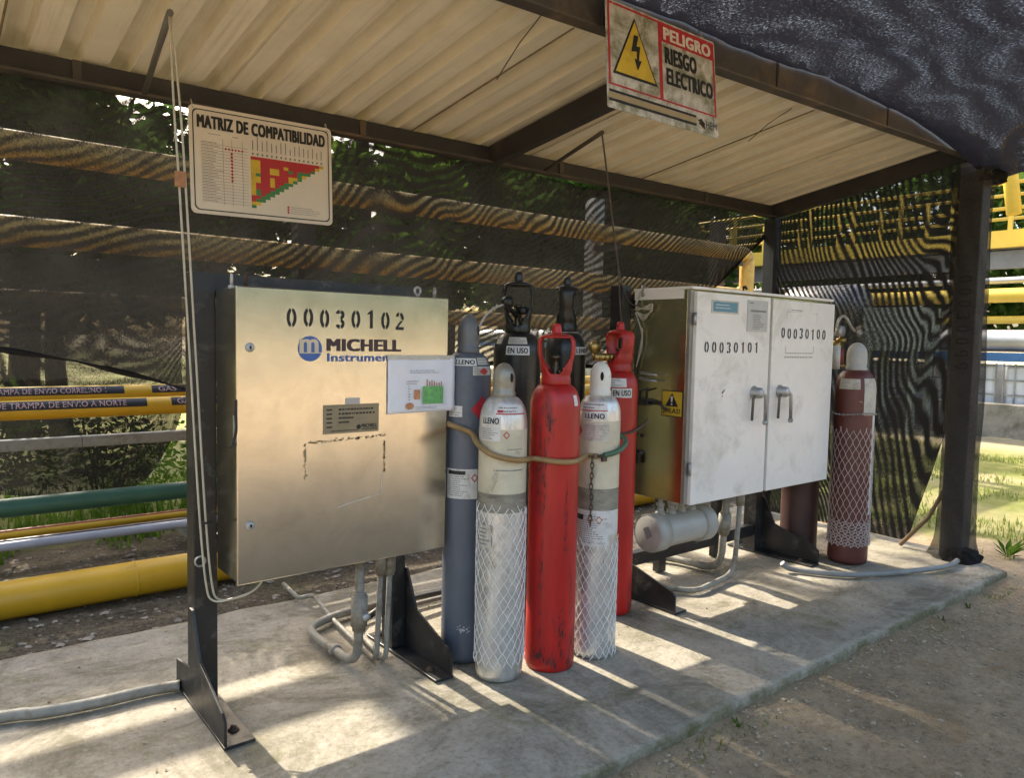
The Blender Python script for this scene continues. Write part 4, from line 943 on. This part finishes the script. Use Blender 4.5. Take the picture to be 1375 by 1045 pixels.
ds = thing('danger_sign', (2.42, 2.06, 2.38), 'weathered red-bordered sign reading PELIGRO RIESGO ELECTRICO on the front beam', 'sign')
def dsf(off):
    def F(u, v): return 2.060+.668*u+.028*(1-v)*u+.03*(1-v), 2.058-off, 2.402-.002*u+.398*v+.006*u
    return F
bd = MB(); D0 = dsf(0); out = [(0, .01), (.012, 0), (.988, 0), (1, .01), (1, .985), (.985, 1), (.015, 1), (0, .985)]
board(bd, out, D0, dsf(-.003)); obj('board', bd, SIGNW, ds)
D1 = dsf(.0015); D2 = dsf(.003); D3 = dsf(.0045)
b = MB()
for (u0, u1, v0, v1) in ((.012, .988, .962, .982), (.012, .028, .235, .9615), (.972, .988, .235, .9615), (.012, .988, .217, .2345), (.445, .475, .2348, .80), (.445, .9715, .80, .9615)): quad_on(b, D1, u0, u1, v0, v1, 4)
obj('red_border', b, REDINK, ds)
b = MB(); text_on(b, 'PELIGRO', D2, .495, .945, .825, .94, .024); obj('lettering', b, SIGNC, ds)
b = MB(); text_on(b, 'RIESGO', D1, .505, .80, .60, .755, .030); text_on(b, 'ELECTRICO', D1, .515, .955, .40, .555, .030); obj('lettering', b, INK, ds)
def tri(c, s, sy): return [(c[0]-s, c[1]-sy*.42), (c[0]+s, c[1]-sy*.42), (c[0], c[1]+sy*.62)]
b = MB(); poly_on(b, D1, tri((.235, .565), .190, .56)); obj('warning_triangle', b, INK, ds)
b = MB(); poly_on(b, D2, tri((.235, .565), .168, .50)); obj('triangle_field', b, YELINK, ds)
b = MB(); poly_on(b, D3, [(.225, .75), (.262, .75), (.245, .65), (.275, .655), (.262, .52), (.285, .525), (.250, .42), (.222, .53), (.243, .525), (.243, .60), (.198, .585)]); obj('bolt_symbol', b, INK, ds)
b = MB(); quad_on(b, D1, .012, .78, .150, .175); quad_on(b, D1, .012, .78, .065, .092); obj('black_stripe', b, INK, ds)
b = MB(); quad_on(b, D1, .012, .78, .095, .147); obj('tan_stripe', b, TAN, ds)
b = MB(); text_on(b, 'HEM', D1, .875, .985, .075, .150, .004); obj('lettering', b, INK, ds)
b = MB(); poly_on(b, D1, [(.795, .13), (.83, .16), (.865, .115), (.86, .085)]); poly_on(b, D1, [(.80, .105), (.83, .125), (.865, .08), (.862, .05)]); obj('company_mark', b, RUST, ds)
obj('hanger_wire', MB().tube([(2.10, 2.056, 2.79), (2.10, 2.09, 2.82), (2.10, 2.105, 2.85)], .003, 6), WIRE, ds); obj('hanger_wire', MB().tube([(2.68, 2.056, 2.79), (2.68, 2.09, 2.83), (2.68, 2.105, 2.86)], .003, 6), WIRE, ds)

# ================================================================== CONDUITS, HOSES, WIRES
def conduit(label, pts, r, m, name='conduit', rad=.07, fit=None, group=None):
    t = thing(name, pts[0] if pts[0][2] < pts[-1][2] else pts[-1], label, name.replace('_', ' '), group)
    obj('tube', MB().tube(round_path(pts, rad), r, 12), m, t)
    for (p, q, rr) in (fit or []):
        p, q = Vector(p), Vector(q); obj('coupling', MB().tube([p, p+(q-p)*.12, p+(q-p)*.12, p+(q-p)*.88, p+(q-p)*.88, q], [rr*.9, rr*.9, rr*1.1, rr*1.1, rr*.9, rr*.9], 12), m, t)
    return t
cd = conduit('thick grey conduit with inspection fitting looping under the stainless cabinet', [(1.509, 2.93, .552), (1.505, 2.94, .04), (1.487, 3.30, .035), (1.50, 3.48, .035), (1.70, 3.57, .035), (2.6, 3.57, .035), (3.2, 3.60, .035)], .021, GREYPAINT, rad=.11,
     fit=[((1.508, 2.932, .38), (1.507, 2.936, .20), .033), ((1.509, 2.931, .55), (1.509, 2.931, .52), .027), ((1.497, 3.13, .036), (1.493, 3.17, .036), .026)])
lb_ = MB().lathe([(0, -.018), (.017, -.018), (.019, 0), (.019, .01)], (1.520, 2.900, .27), 14, 'y'); obj('cover_screw', lb_, GALV, cd)
conduit('thin pale conduit rising to the stainless cabinet, the nearer of a pair', [(1.623, 2.945, .552), (1.60, 2.945, .03), (1.665, 3.55, .028), (1.70, 3.86, .06), (1.645, 3.93, .028), (1.67, 4.22, .028)], .0125, GREYPAINT, rad=.06, fit=[((1.622, 2.945, .55), (1.617, 2.945, .43), .022)])
conduit('thin pale conduit rising to the stainless cabinet beside the stand leg', [(1.675, 2.955, .552), (1.635, 2.92, .03), (1.70, 3.35, .028), (1.80, 3.47, .028), (2.9, 3.50, .028)], .0125, GREYPAINT, rad=.06, fit=[((1.674, 2.954, .55), (1.664, 2.945, .42), .024)])
conduit('black corrugated conduit lying behind the stainless cabinet stand', [(1.74, 3.30, .09), (1.9, 3.42, .09), (2.6, 3.48, .06), (3.1, 3.46, .05)], .016, mat('corrugated_black', (.05, .047, .04), .5), rad=.1)
cv = thing('pipe_manifold', (3.5, 2.82, 0), 'pale plastic pipe manifold with end caps hanging below the twin-door cabinet', 'manifold')
A, Bx = 3.26, 3.80; cyy, czz = 2.80, .405
obj('barrel', MB().lathe([(.098, .04), (.098, Bx-A-.04)], (A, cyy, czz), 32, 'x'), PVC, cv)
obj('end_cap', MB().lathe([(0, 0), (.095, .001), (.108, .008), (.112, .02), (.112, .10), (.0985, .102)], (A, cyy, czz), 32, 'x'), PVC, cv)
obj('end_cap', MB().lathe([(.0985, -.102), (.112, -.10), (.112, -.02), (.106, -.006), (0, 0)], (Bx, cyy, czz), 32, 'x'), PVC, cv)
b = MB(); poly_on(b, plane_x(A-.0022), [(-2.83, .43), (-2.79, .45), (-2.76, .40), (-2.80, .37)]); obj('worn_label', b, INKG, cv)
for k, x in enumerate((3.37, 3.47, 3.56, 3.66)):
    n_ = obj('nozzle', MB().lathe([(.028, .085), (.028, .118), (.020, .12), (.020, .15), (.024, .152), (.024, .165), (.014, .167), (.014, .215)], (x, cyy, czz), 14), PVC, cv)
conduit('thick grey conduit with valve fitting below the right side of the twin-door cabinet', [(3.96, 2.76, .60), (4.06, 2.86, .035), (4.0, 3.25, .035), (3.8, 3.5, .035)], .024, GREYPAINT, rad=.13, fit=[((3.985, 2.785, .44), (4.012, 2.812, .29), .036), ((3.96, 2.76, .60), (3.966, 2.766, .565), .03)])
conduit('thin grey conduit bending along the slab under the twin-door cabinet', [(4.02, 2.70, .60), (4.08, 2.77, .03), (3.60, 2.70, .028), (3.50, 2.85, .028), (3.55, 3.20, .028)], .0165, GREYPAINT, rad=.13, fit=[((4.02, 2.70, .60), (4.028, 2.71, .50), .026)])
obj('ground_cable', MB().tube(smooth_path([(-1.2, 3.42, .026), (-.2, 3.42, .026), (.215, 3.351, .026), (.351, 3.30, .026), (.527, 3.267, .026), (.718, 3.255, .026), (.83, 3.225, .026)], 6), .0235, 12), GREYPAINT, label='grey flexible conduit lying on the slab beside the stainless cabinet stand', cat='conduit')
obj('ground_cable', MB().tube(smooth_path([(4.46, 2.66, .06), (4.50, 2.62, .024), (4.60, 2.44, .022), (4.76, 2.29, .022), (5.087, 2.14, .022), (5.45, 2.03, .022), (5.66, 2.04, .022)], 6), .0185, 12), mat('pale_flex', (.22, .22, .21), .5, 0, .2, 9), label='pale flexible conduit curving over the slab to the front post', cat='conduit')
# the two long drop wires
w1 = thing('drop_wire', (.88, 3.0, .43), 'pair of pale wires dropping from a roof arm to the stainless cabinet', 'wire')
for o_ in (0, .022):
    obj('wire', MB().tube(smooth_path([(.728+o_*.3, 2.885, 2.62), (.745+o_, 2.90, 2.29), (.758+o_, 2.90, 2.07), (.805+o_, 2.95, 1.41), (.845+o_, 2.99, .83), (.872+o_, 3.0, .52), (.897+o_, 2.99, .445), (.96+o_, 2.95, .452), (1.024, 2.92, .475), (1.06, 2.91, .51), (1.065, 2.91, .556)], 5), .0042, 6), WIRE, w1)
obj('tag', MB().box(.742, .778, 2.882, 2.894, 2.03, 2.085), mat('orange_tag', (.34, .15, .06), .6, 0, .3, 30), w1)
obj('cable_tie', MB().tube([(.846, 2.96, .77), (.885, 2.965, .765)], .005, 6), RUBBER, w1)
obj('cable_clip', MB().tube([(.86+.02*math.cos(t), 3.03, .60+.02*math.sin(t)) for t in [2*PI*k/12 for k in range(12)]], .004, 6, closed=True), GALV, w1)
obj('roof_arm', MB().tube([(.825, 3.70, 2.57), (.775, 3.28, 2.60), (.728, 2.875, 2.63)], .0125, 8), mat('grey_arm', (.15, .14, .125), .5, .3), label='short grey arm reaching from the rear beam above the matrix sign', cat='bracket')
w2 = thing('drop_wire', (3.1, 3.0, 1.5), 'brown drop wire hanging from the roof arm to the twin-door cabinet', 'wire')
obj('wire', MB().tube(smooth_path([(2.85, 2.845, 2.60), (2.95, 2.92, 2.5), (3.055, 3.0, 2.45), (3.141, 3.0, 1.95), (3.20, 3.0, 1.62), (3.30, 3.0, 1.36), (3.335, 2.99, 1.31)], 6) if False else smooth_path([(2.85, 2.845, 2.605), (2.935, 2.88, 2.40), (3.05, 2.93, 2.12), (3.125, 2.96, 1.93), (3.20, 2.99, 1.60), (3.29, 3.0, 1.38), (3.335, 2.99, 1.32)], 6), .005, 6), WIRED, w2)
obj('wire', MB().tube(smooth_path([(3.125, 2.96, 1.93), (3.19, 2.96, 1.78), (3.25, 2.95, 1.72), (3.31, 2.95, 1.73)], 6), .0035, 6), WIRED, w2)
obj('roof_arm', MB().tube([(3.2, 3.70, 2.60), (3.02, 3.27, 2.60), (2.84, 2.83, 2.60)], .0115, 8), WIRED, label='thin dark arm reaching from the rear beam behind the danger sign', cat='bracket')

# ================================================================== PIPES BEHIND
PX0, PX1 = -4, 7.4
def pipe(label, y, z, r, m, x0=PX0, x1=PX1, n=20, name='pipeline', group=None):
    t = thing(name, ((x0+x1)/2, y, z-r), label, 'pipe', group)
    obj('tube', MB().tube([(x0+(x1-x0)*k/24, y, z) for k in range(24)]+round_path([(x1-.3, y, z), (x1, y, z), (x1, y, -.12)], .25 if z > .4 else max(.05, z))[1:], r, n), m, t)
    if r > .07:
        for k in range(6):
            xx = x0+1.15+k*1.9
            if xx < x1-.4: obj('weld_seam', MB().lathe([(r-.002, -.009), (r+.003, -.004), (r+.0035, .003), (r-.002, .008)], (xx, y, z), 24, 'x'), m, t)
    return t
p = pipe('thick yellow pipe lying on the soil behind the slab', 4.62, .088, .10, YEL)
p = pipe('yellow pipe with black band lettered DE TRAMPA DE ENVIO A NORTE', 5.0, 1.05, .056, YEL)
def band(p, y, z, r, x0, x1, txt, u0, u1):
    def F(off): return lambda u, v: (u, y-(r+off)*math.cos(math.radians(v)), z+(r+off)*math.sin(math.radians(v)))
    b = MB(); quad_on(b, F(.001), x0, x1, 4, 66, 10, 8); b.sm = [True]*len(b.f); bo = obj('black_band', b, INK, p)
    b = MB(); text_on(b, txt, F(.0025), u0, u1, 14, 50, .006); obj('lettering', b, mat('pink_lettering', (.46, .28, .25), .6, 0, .3, 60), bo)
band(p, 5.0, 1.05, .056, -.9, 1.10, 'DE TRAMPA DE ENVIO A NORTE', .33, .985); band(p, 5.0, 1.05, .056, 1.24, 1.9, 'GAS', 1.275, 1.375)
p = pipe('yellow pipe with black band lettered TRAMPA DE ENVIO CORRELINO 1', 5.36, 1.105, .056, YEL)
band(p, 5.36, 1.105, .056, -.9, 1.045, 'TRAMPA DE ENVIO CORRELINO 1', .32, .94); band(p, 5.36, 1.105, .056, 1.21, 1.55, 'GAS', 1.25, 1.36)
p = thing('guard_rail', (4, 5.2, .8), 'grey square-section rail running below the lettered yellow pipes', 'rail')
for x in (-2.92, .78, 4.48, 7.2): obj('rail_section', MB().box(max(x-3.698, -4.2) if x < 5 else 4.482, x, 5.17, 5.23, .795, .862), GREYPAINT, p, bevel=.005)
pipe('green pipe running below the grey rail', 5.3, .44, .058, GREENP)
pipe('thin yellow pipe with rusty red top near the ground', 5.75, .172, .027, YEL); obj('red_top', MB().tube([(PX0, 5.75, .192), (PX1-.3, 5.75, .192)], .015, 8), REDRUST, [o for o in bpy.data.objects if o.name.startswith('pipeline')][-1])
pipe('thin black pipe between the pale and the red-topped pipes', 5.63, .150, .022, mat('black_pipe', (.02, .02, .03), .45))
pipe('pale grey pipe lowest of the ground pipes', 5.5, .158, .029, WHITEPIPE)
for x in (-.8, 1.45, 3.6, 6.2): obj('pipe_support', MB().box(x, x+.06, 5.12, 5.20, -.05, .794).box(x, x+.06, 5.25, 5.9, .07, .126).box(x, x+.06, 5.26, 5.335, -.05, .384), GALV, label='steel support post %s under the rear pipes' % {-.8: 'outside the shelter\'s open end', 1.45: 'behind the stainless cabinet', 3.6: 'behind the twin-door cabinet', 6.2: 'behind the far end net', 9: 'beyond the far end of the slab'}[x], cat='post')
# overhead rack seen through the net
for lab, y, z, r in (('faded yellow overhead pipe, highest on the rack behind the net', 6.5, 2.83, .105), ('faded yellow overhead pipe, middle of the rack behind the net', 6.5, 2.22, .11), ('faded yellow pipe, lowest on the rack behind the net', 6.6, 1.73, .075)):
    pipe(lab, y, z, r, YELOLD, -5, 9.6)
for i, x in enumerate((-2.2, 2.9, 6.75, 9.3)):
    rk = thing('rack_post', (x, 6.75, -.06), 'pale steel rack column carrying the overhead pipes' if x == 6.75 else 'dark steel rack column carrying the overhead pipes', 'post', 'rack columns behind the net')
    obj('column', MB().box(x-.09, x+.09, 6.74, 6.90, -.06, 3.3), GALV if x == 6.75 else BEAMD, rk)
    for z in (2.69, 2.085, 1.635): obj('bracket', MB().box(x-.05, x+.05, 6.40, 6.739, z-.05, z+.02), BEAMD, rk)

# ================================================================== RIGHT BACKGROUND (walkway, wall, totes)
wk = thing('yellow_walkway', (16, 9, 0), 'raised yellow steel walkway with railings beyond the far end of the slab', 'walkway')
WX = 16.0
obj('deck', MB().box(WX+.05, WX+1.3, 1.0, 22, 3.40, 3.46), CORE, wk); obj('edge_beam', MB().box(WX-.08, WX+.04, 1.0, 22, 3.42, 3.74), YELS, wk); obj('under_beam', MB().box(WX+.1, WX+.3, 1.0, 22, 3.05, 3.38), CORE, wk)
for z in (4.15, 4.62): 
    for xx in (WX-.02, WX+1.25): obj('rail', MB().tube([(xx, 1.0, z), (xx, 22, z)], .035, 8), YELS, wk)
for k in range(22):
    for xx in (WX-.02, WX+1.25): obj('baluster', MB().box(xx-.035, xx+.035, 1.2+k-.035, 1.2+k+.035, 3.745, 4.60), YELS, wk)
for y in (2.2, 6.4, 10.4, 14.5, 18.5): obj('support_leg', MB().box(WX+.45, WX+.65, y-.1, y+.1, -.06, 3.04), YELS if y > 8 else CORE, wk)
st_ = MB().prism([(1.2, 3.74), (4.7, 3.74), (4.9, 3.50), (1.2, 3.30)], 'x', WX-.30, WX-.10); obj('stringer', st_, YELS, wk)
obj('bent_pipe', MB().tube(round_path([(15.2, 4.9, 3.9), (15.2, 5.1, 5.35), (15.6, 3.2, 5.5)], .35), .12, 14), YELS, label='bent yellow pipe rising over the walkway railing', cat='pipe')
for lab, x, z, r, m_ in (('silver pipe running across beyond the lawn above the totes', 15.3, 1.68, .19, SILV), ('yellow pipe running across above the silver pipe', 15.5, 2.50, .13, YELS), ('slim yellow pipe just above the silver pipe', 15.7, 2.06, .07, YELS), ('pale pipe under the walkway', 15.6, 2.78, .06, SILV)):
    t = thing('cross_pipe', (x, 8, z-r), lab, 'pipe'); obj('tube', MB().tube([(x, -1+k, z) for k in range(24)], r, 16), m_, t)
obj('trough', MB().box(15.12, 15.5, -1, 22, 1.30, 1.46), BLUEP, label='blue steel trough under the silver pipe', cat='trough')
obj('low_wall', MB().box(15.0, 15.22, -2, 22, -.08, .55), WALLC, label='stained low concrete wall beyond the lawn', cat='wall', bevel=.02)
def tote(y, lab):
    t = thing('liquid_tote', (15.8, y, -.06), lab, 'tote', 'caged white totes behind the low wall')
    obj('tank', MB().box(15.34, 16.3, y-.52, y+.52, .12, 1.24), TOTE, t, bevel=.06); obj('pallet', MB().box(15.30, 16.34, y-.56, y+.56, -.06, .115), CORE, t)
    for k in range(7): yy = y-.54+k*.18; obj('cage_bar', MB().box(15.29, 15.315, yy-.012, yy+.012, .12, 1.26), GALV, t)
    for k in range(5): zz = .18+k*.26; obj('cage_bar', MB().box(15.316, 15.335, y-.555, y+.555, zz-.012, zz+.012), GALV, t)
for y in (3.2, 4.4, 5.6, 6.8, 8.0): tote(y, 'white plastic tote in a grey wire cage behind the low wall')
# blue and pale plant seen through the far net
for (y, z0_, h, r, m_, lab) in ((7.9, 1.9, 1.0, .42, SILV, 'pale horizontal vessel beyond the far end net'), (9.6, .7, .9, .34, BLUEP, 'blue vessel beyond the far end net')):
    vs_ = MB().lathe([(0, -.9), (r*.7, -.85), (r, -.65), (r, .65), (r*.7, .85), (0, .9)], (14.4, y, z0_+r), 24, 'y'); t = thing('process_vessel', (14.4, y, -.06), lab, 'vessel'); obj('shell', vs_, m_, t)
    for dy in (-.5, .5): obj('saddle', MB().box(14.2, 14.6, y+dy-.06, y+dy+.06, -.06, z0_+.1), CORE, t)
obj('cargo_box', MB().box(14.0, 14.9, 5.9, 6.9, 1.45, 2.25).box(14.05, 14.15, 5.95, 6.05, -.06, 1.449).box(14.05, 14.15, 6.75, 6.85, -.06, 1.449).box(14.7, 14.8, 5.95, 6.05, -.06, 1.449).box(14.7, 14.8, 6.75, 6.85, -.06, 1.449), mat('pale_green_box', (.45, .52, .46), .5), label='pale green boxed unit on legs beyond the far end net', cat='equipment box')

# ================================================================== VEGETATION
def leaves(mb, c, rad, n, size, hollow=.35):
    for k in range(n):
        while True:
            p = Vector((random.uniform(-1, 1), random.uniform(-1, 1), random.uniform(-1, 1)))
            if hollow < p.length < 1: break
        q = Vector((c[0]+p.x*rad[0], c[1]+p.y*rad[1], c[2]+p.z*rad[2]))
        a = Vector((random.gauss(0, 1), random.gauss(0, 1), random.gauss(0, .6))).normalized(); b_ = a.cross(Vector((random.gauss(0, 1), random.gauss(0, 1), random.gauss(0, 1)))).normalized(); s_ = size*random.uniform(.6, 1.4)
        mb.add([q-a*s_, q+b_*s_*.42, q+a*s_, q-b_*s_*.42], [(0, 1, 2, 3)])
def tree(x, y, h, wd, m, lab, n=1500, size=.16):
    t = thing('tree', (x, y, -.06), lab, 'tree', 'trees beyond the pipes'); tr = MB(); cr_ = MB()
    pts = smooth_path([(x, y, -.1), (x+random.uniform(-.1, .1), y, h*.25), (x+random.uniform(-.2, .2), y+random.uniform(-.2, .2), h*.5), (x+random.uniform(-.3, .3), y, h*.8)], 4)
    tr.tube(pts, [.16*(1-.8*i/(len(pts)-1))*h/5 for i in range(len(pts))], 8)
    for k in range(9):
        a = random.uniform(0, 6.28); z_ = h*random.uniform(.28, .85); L = wd*random.uniform(.5, 1)*(1.1-z_/h*.6)
        e = (x+L*math.cos(a), y+L*math.sin(a), z_+L*.45); tr.tube(smooth_path([(x, y, z_-.1), (x+L*.5*math.cos(a), y+L*.5*math.sin(a), z_+L*.3), e], 3), [.05*h/5*(1-.11*i) for i in range(7)], 6)
        leaves(cr_, e, (wd*.42, wd*.42, h*.14), n//10, size)
    leaves(cr_, (x, y, h*.62), (wd*.75, wd*.75, h*.36), n//3, size)
    obj('trunk', tr, BARK, t); obj('crown', cr_, m, t)
TL = ['leafy tree beyond the overhead pipes past the open end of the shelter', 'leafy tree beyond the overhead pipes behind the matrix sign', 'tall leafy tree beyond the overhead pipes behind the stainless cabinet', 'bright leafy tree beyond the overhead pipes behind the black cylinders', 'tall leafy tree beyond the pale rack column', 'leafy tree beyond the overhead pipes behind the twin-door cabinet', 'tall leafy tree between the overhead pipes and the yellow walkway', 'tallest leafy tree at the far end of the overhead pipes', 'short leafy tree just past the end of the overhead pipes', 'leafy tree on the near side of the yellow walkway', 'leafy tree crowding the yellow walkway railing', 'broad leafy tree behind the far end of the yellow walkway']
for i, (x, y, h) in enumerate(((-1.5, 13, 6.2), (1.6, 12.2, 5.2), (4.2, 14, 6.2), (6.8, 12.6, 5.2), (9.6, 14.5, 7.2), (12.4, 15.5, 6.4), (15.5, 18, 7.4), (19.5, 21, 8), (11.2, 11.2, 5.6), (14.6, 13.2, 6.2), (18.2, 15.6, 7), (21.5, 18, 7.5))):
    tree(x, y, h, 2.1, (LEAF_A, LEAF_C, LEAF_A, LEAF_B)[i % 4], TL[i], 3600, .17)
for i, (x, y, h) in enumerate(((22.5, 2.8, 5.2), (21.0, 6.0, 6.2), (21.4, 8.6, 7.0), (21.0, 11.2, 7.2), (23, 14.5, 7.6))): tree(x, y, h, 2.5, LEAF_C, ['leafy tree beyond the yellow walkway past the bent yellow pipe', 'leafy tree beyond the walkway behind the front post', 'leafy tree beyond the walkway above the pale vessel', 'tall leafy tree beyond the walkway above the blue vessel', 'tallest tree beyond the far stretch of the walkway'][i], 2600, .19)
def sun_block_tree(x, y, lab):  # added only to keep sun off the front dirt; crowns stay unseen
    t = thing('tree', (x, y, -.06), lab, 'tree', 'trees beyond the pipes'); tr = MB(); cr_ = MB()
    tr.tube(smooth_path([(x, y, -.1), (x+.1, y, 4), (x-.1, y+.1, 9), (x, y, 12.4)], 4), [.22-.014*i for i in range(13)], 8)
    for k in range(12):
        a = k*2.4; L = random.uniform(1.0, 2.2); z_ = random.uniform(8.9, 11.3); e = (x+L*math.cos(a), y+L*.8*math.sin(a), z_+.8); tr.tube([(x, y, z_-.4), e], [.06, .03], 6); leaves(cr_, e, (1.1, 1.0, .7), 340, .16, .1)
    obj('trunk', tr, BARK, t); obj('crown', cr_, LEAF_C, t)
for x, lab in ((1.2, 'added sun-blocking tree with unseen crown behind the stainless cabinet'), (3.9, 'added sun-blocking tree with unseen crown behind the black gas cylinders'), (6.6, 'added sun-blocking tree with unseen crown behind the far end of the shelter')): sun_block_tree(x, 13.0, lab)
for x, y, lab in ((-7, 3, 'leafy tree past the open end of the shelter'), (-8, 7, 'leafy tree past the open end beside the pipes'), (-6, 11, 'leafy tree past the open end behind the pipes')): tree(x, y, 5.5, 2.4, LEAF_B, lab, 1800, .2)
wood = MB()
for k in range(26):
    x = -14+k*2.1; y = -17+5*noise.noise(Vector((k*.7, 0, 0))); h = 6+1.6*noise.noise(Vector((k*.9, 5, 0)))
    wood.tube([(x, y, -.1), (x+.1, y, h*.7)], .14, 6); leaves(wood, (x, y, h*.58), (1.9, 1.9, h*.42), 420, .30)
obj('far_wood', wood, LEAF_A, label='belt of dark trees closing the far side of the yard', cat='trees', kind='stuff')
def bush(x, y, w_, h, m, lab, n=1600):
    t = thing('bush', (x, y, -.05), lab, 'bush', 'bushes behind the pipes'); b = MB()
    for k in range(5): leaves(b, (x+random.uniform(-.5, .5)*w_, y+random.uniform(-.3, .3)*w_, h*random.uniform(.35, .65)), (w_*.45, w_*.4, h*.4), n//5, .034, 0)
    obj('foliage', b, m, t); s_ = MB()
    for k in range(6): a = random.uniform(0, 6.28); s_.tube([(x+.05*math.cos(a), y+.05*math.sin(a), -.05), (x+.3*w_*math.cos(a), y+.3*w_*math.sin(a), h*.7)], .008, 5)
    obj('stems', s_, BARK, t)
for bi, (x, y, w_, h, m_) in enumerate(((-.4, 6.25, .7, .75, LEAF_C), (.35, 6.9, .8, 1.2, LEAF_B), (1.25, 7.1, .9, 1.1, LEAF_C), (2.0, 6.3, .8, .95, LEAF_B), (2.9, 7.0, .9, 1.2, LEAF_B), (3.9, 6.4, .8, .8, LEAF_B), (5.2, 7.2, 1.0, 1.1, LEAF_C), (7.4, 7.6, 1.2, 1.1, LEAF_C))):
    bush(x, y, w_, h, m_, ['leafy bush behind the ground pipes outside the open end', 'tall bright bush behind the low net', 'leafy bush behind the low net beside the stainless cabinet', 'bright bush at the right-hand edge of the low net', 'tall bright bush behind the grey cylinder', 'bright bush behind the red cylinders', 'leafy bush behind the twin-door cabinet', 'broad bush past the end of the ground pipes'][bi])
# low ground cover behind the pipes, lawn blades
def blades(x0, x1, y0, y1, n, h, m, lab, z=-.05, dens=None):
    b = MB()
    for k in range(n):
        x, y = random.uniform(x0, x1), random.uniform(y0, y1)
        if dens and noise.noise(Vector((x*dens, y*dens, 3))) < -.12+.25*random.random(): continue
        a = random.uniform(0, 6.28); hh = h*random.uniform(.4, 1.3); w_ = .003+hh*.06; l = hh*random.uniform(-.6, .6)
        b.add([(x-w_*math.cos(a), y-w_*math.sin(a), z), (x+w_*math.cos(a), y+w_*math.sin(a), z), (x-l*math.sin(a), y+l*math.cos(a), z+hh)], [(0, 1, 2)])
    obj('grass', b, m, label=lab, cat='grass', kind='stuff')
blades(6.25, 13, 1.9, 8, 26000, .055, GRASSM, 'short yellowish lawn grass beyond the far end of the slab', -.05, 1.3)
blades(.9, 6.0, 1.62, 1.745, 1500, .017, GRASSM, 'sparse moss and grass along the front edge of the slab', -.05, 2.2)
blades(-1.5, 6, 5.75, 8, 9000, .16, LEAF_B, 'rough green grass growing behind the ground pipes', -.03, 2)
def weed(x, y, h, n, lab, m=LEAF_C, z=-.06):
    b = MB()
    for k in range(n):
        a = random.uniform(0, 6.28); l = h*random.uniform(.3, .8); p0 = Vector((x, y, z)); d = Vector((math.cos(a), math.sin(a), random.uniform(.4, 1.6))).normalized(); s_ = d.cross(Vector((0, 0, 1))).normalized()*l*.09
        mid = p0+d*l*.55; tip = p0+d*l-Vector((0, 0, l*.12)); b.add([p0, mid-s_, tip, mid+s_], [(0, 1, 2, 3)])
    t = thing('weed', (x, y, z), lab, 'weed'); obj('leaf_tuft', b, m, t)
weed(2.57, 1.70, .085, 16, 'small green weed at the slab edge before the cylinders', LEAF_B); weed(3.83, 1.71, .07, 22, 'low dark weed tuft along the slab edge before the twin-door cabinet'); weed(4.55, 1.70, .08, 26, 'wide weed tuft at the slab edge before the maroon cylinder')
weed(4.9, 1.69, .07, 20, 'weed tuft on the slab edge nearest the front post'); weed(.47, 4.95, .13, 18, 'bright green weed growing in the gravel behind the thick yellow pipe', LEAF_B, -.03); weed(6.35, 1.95, .28, 20, 'tall sprouting weed on the lawn beside the front post', LEAF_B, -.05); weed(6.1, 1.5, .12, 24, 'grass tuft at the slab corner', LEAF_B)
# stones
def stones(name, lab, n, fn, smin, smax, m):
    b = MB()
    base = [(1, 0, 0), (-1, 0, 0), (0, 1, 0), (0, -1, 0), (0, 0, 1), (0, 0, -1), (.6, .6, .5), (-.6, .6, .5), (.6, -.6, .5), (-.6, -.6, .5)]
    F = [(4, 6, 7), (4, 7, 9), (4, 9, 8), (4, 8, 6), (6, 0, 2), (6, 2, 7), (7, 2, 1), (7, 1, 9), (9, 1, 3), (9, 3, 8), (8, 3, 0), (8, 0, 6), (5, 2, 0), (5, 1, 2), (5, 3, 1), (5, 0, 3)]
    for k in range(n):
        x, y, z = fn(); s_ = smin+(smax-smin)*random.random()**4; a = random.uniform(0, 6.28); sx, sy, sz = s_*random.uniform(.7, 1.3), s_*random.uniform(.6, 1), s_*random.uniform(.35, .7); vs = []
        for v in base:
            j = random.uniform(.75, 1.2); px, py = v[0]*sx*j, v[1]*sy*j; vs.append((x+px*math.cos(a)-py*math.sin(a), y+px*math.sin(a)+py*math.cos(a), z+v[2]*sz*j))
        b.add(vs, F)
    obj(name, b, m, label=lab, cat='gravel', kind='stuff')
def front_spot():
    x = random.uniform(.8, 6.5); y = 1.74-abs(random.gauss(0, .22)) if random.random() < .55 else random.uniform(-.2, 1.72); return x, y, hgt(x, y)+.001
def back_spot():
    x = random.uniform(-1, 7); y = random.uniform(4.04, 5.9); return x, y, hgt(x, y)+.001
STONE2 = mat('stone_dark', (.24, .205, .165), .9, 0, .5, 14, .4, 60)
stones('gravel', 'loose gravel and pebbles along the slab edge on the dirt', 4200, front_spot, .0020, .016, STONE)
stones('gravel', 'dark gravel on the soil under the rear pipes', 3800, back_spot, .004, .030, STONE2)
def slab_spot(): return random.uniform(-.3, 5.5), random.uniform(1.8, 3.98), .001
stones('grit', 'fine grit scattered over the slab', 700, slab_spot, .0015, .008, STONE)
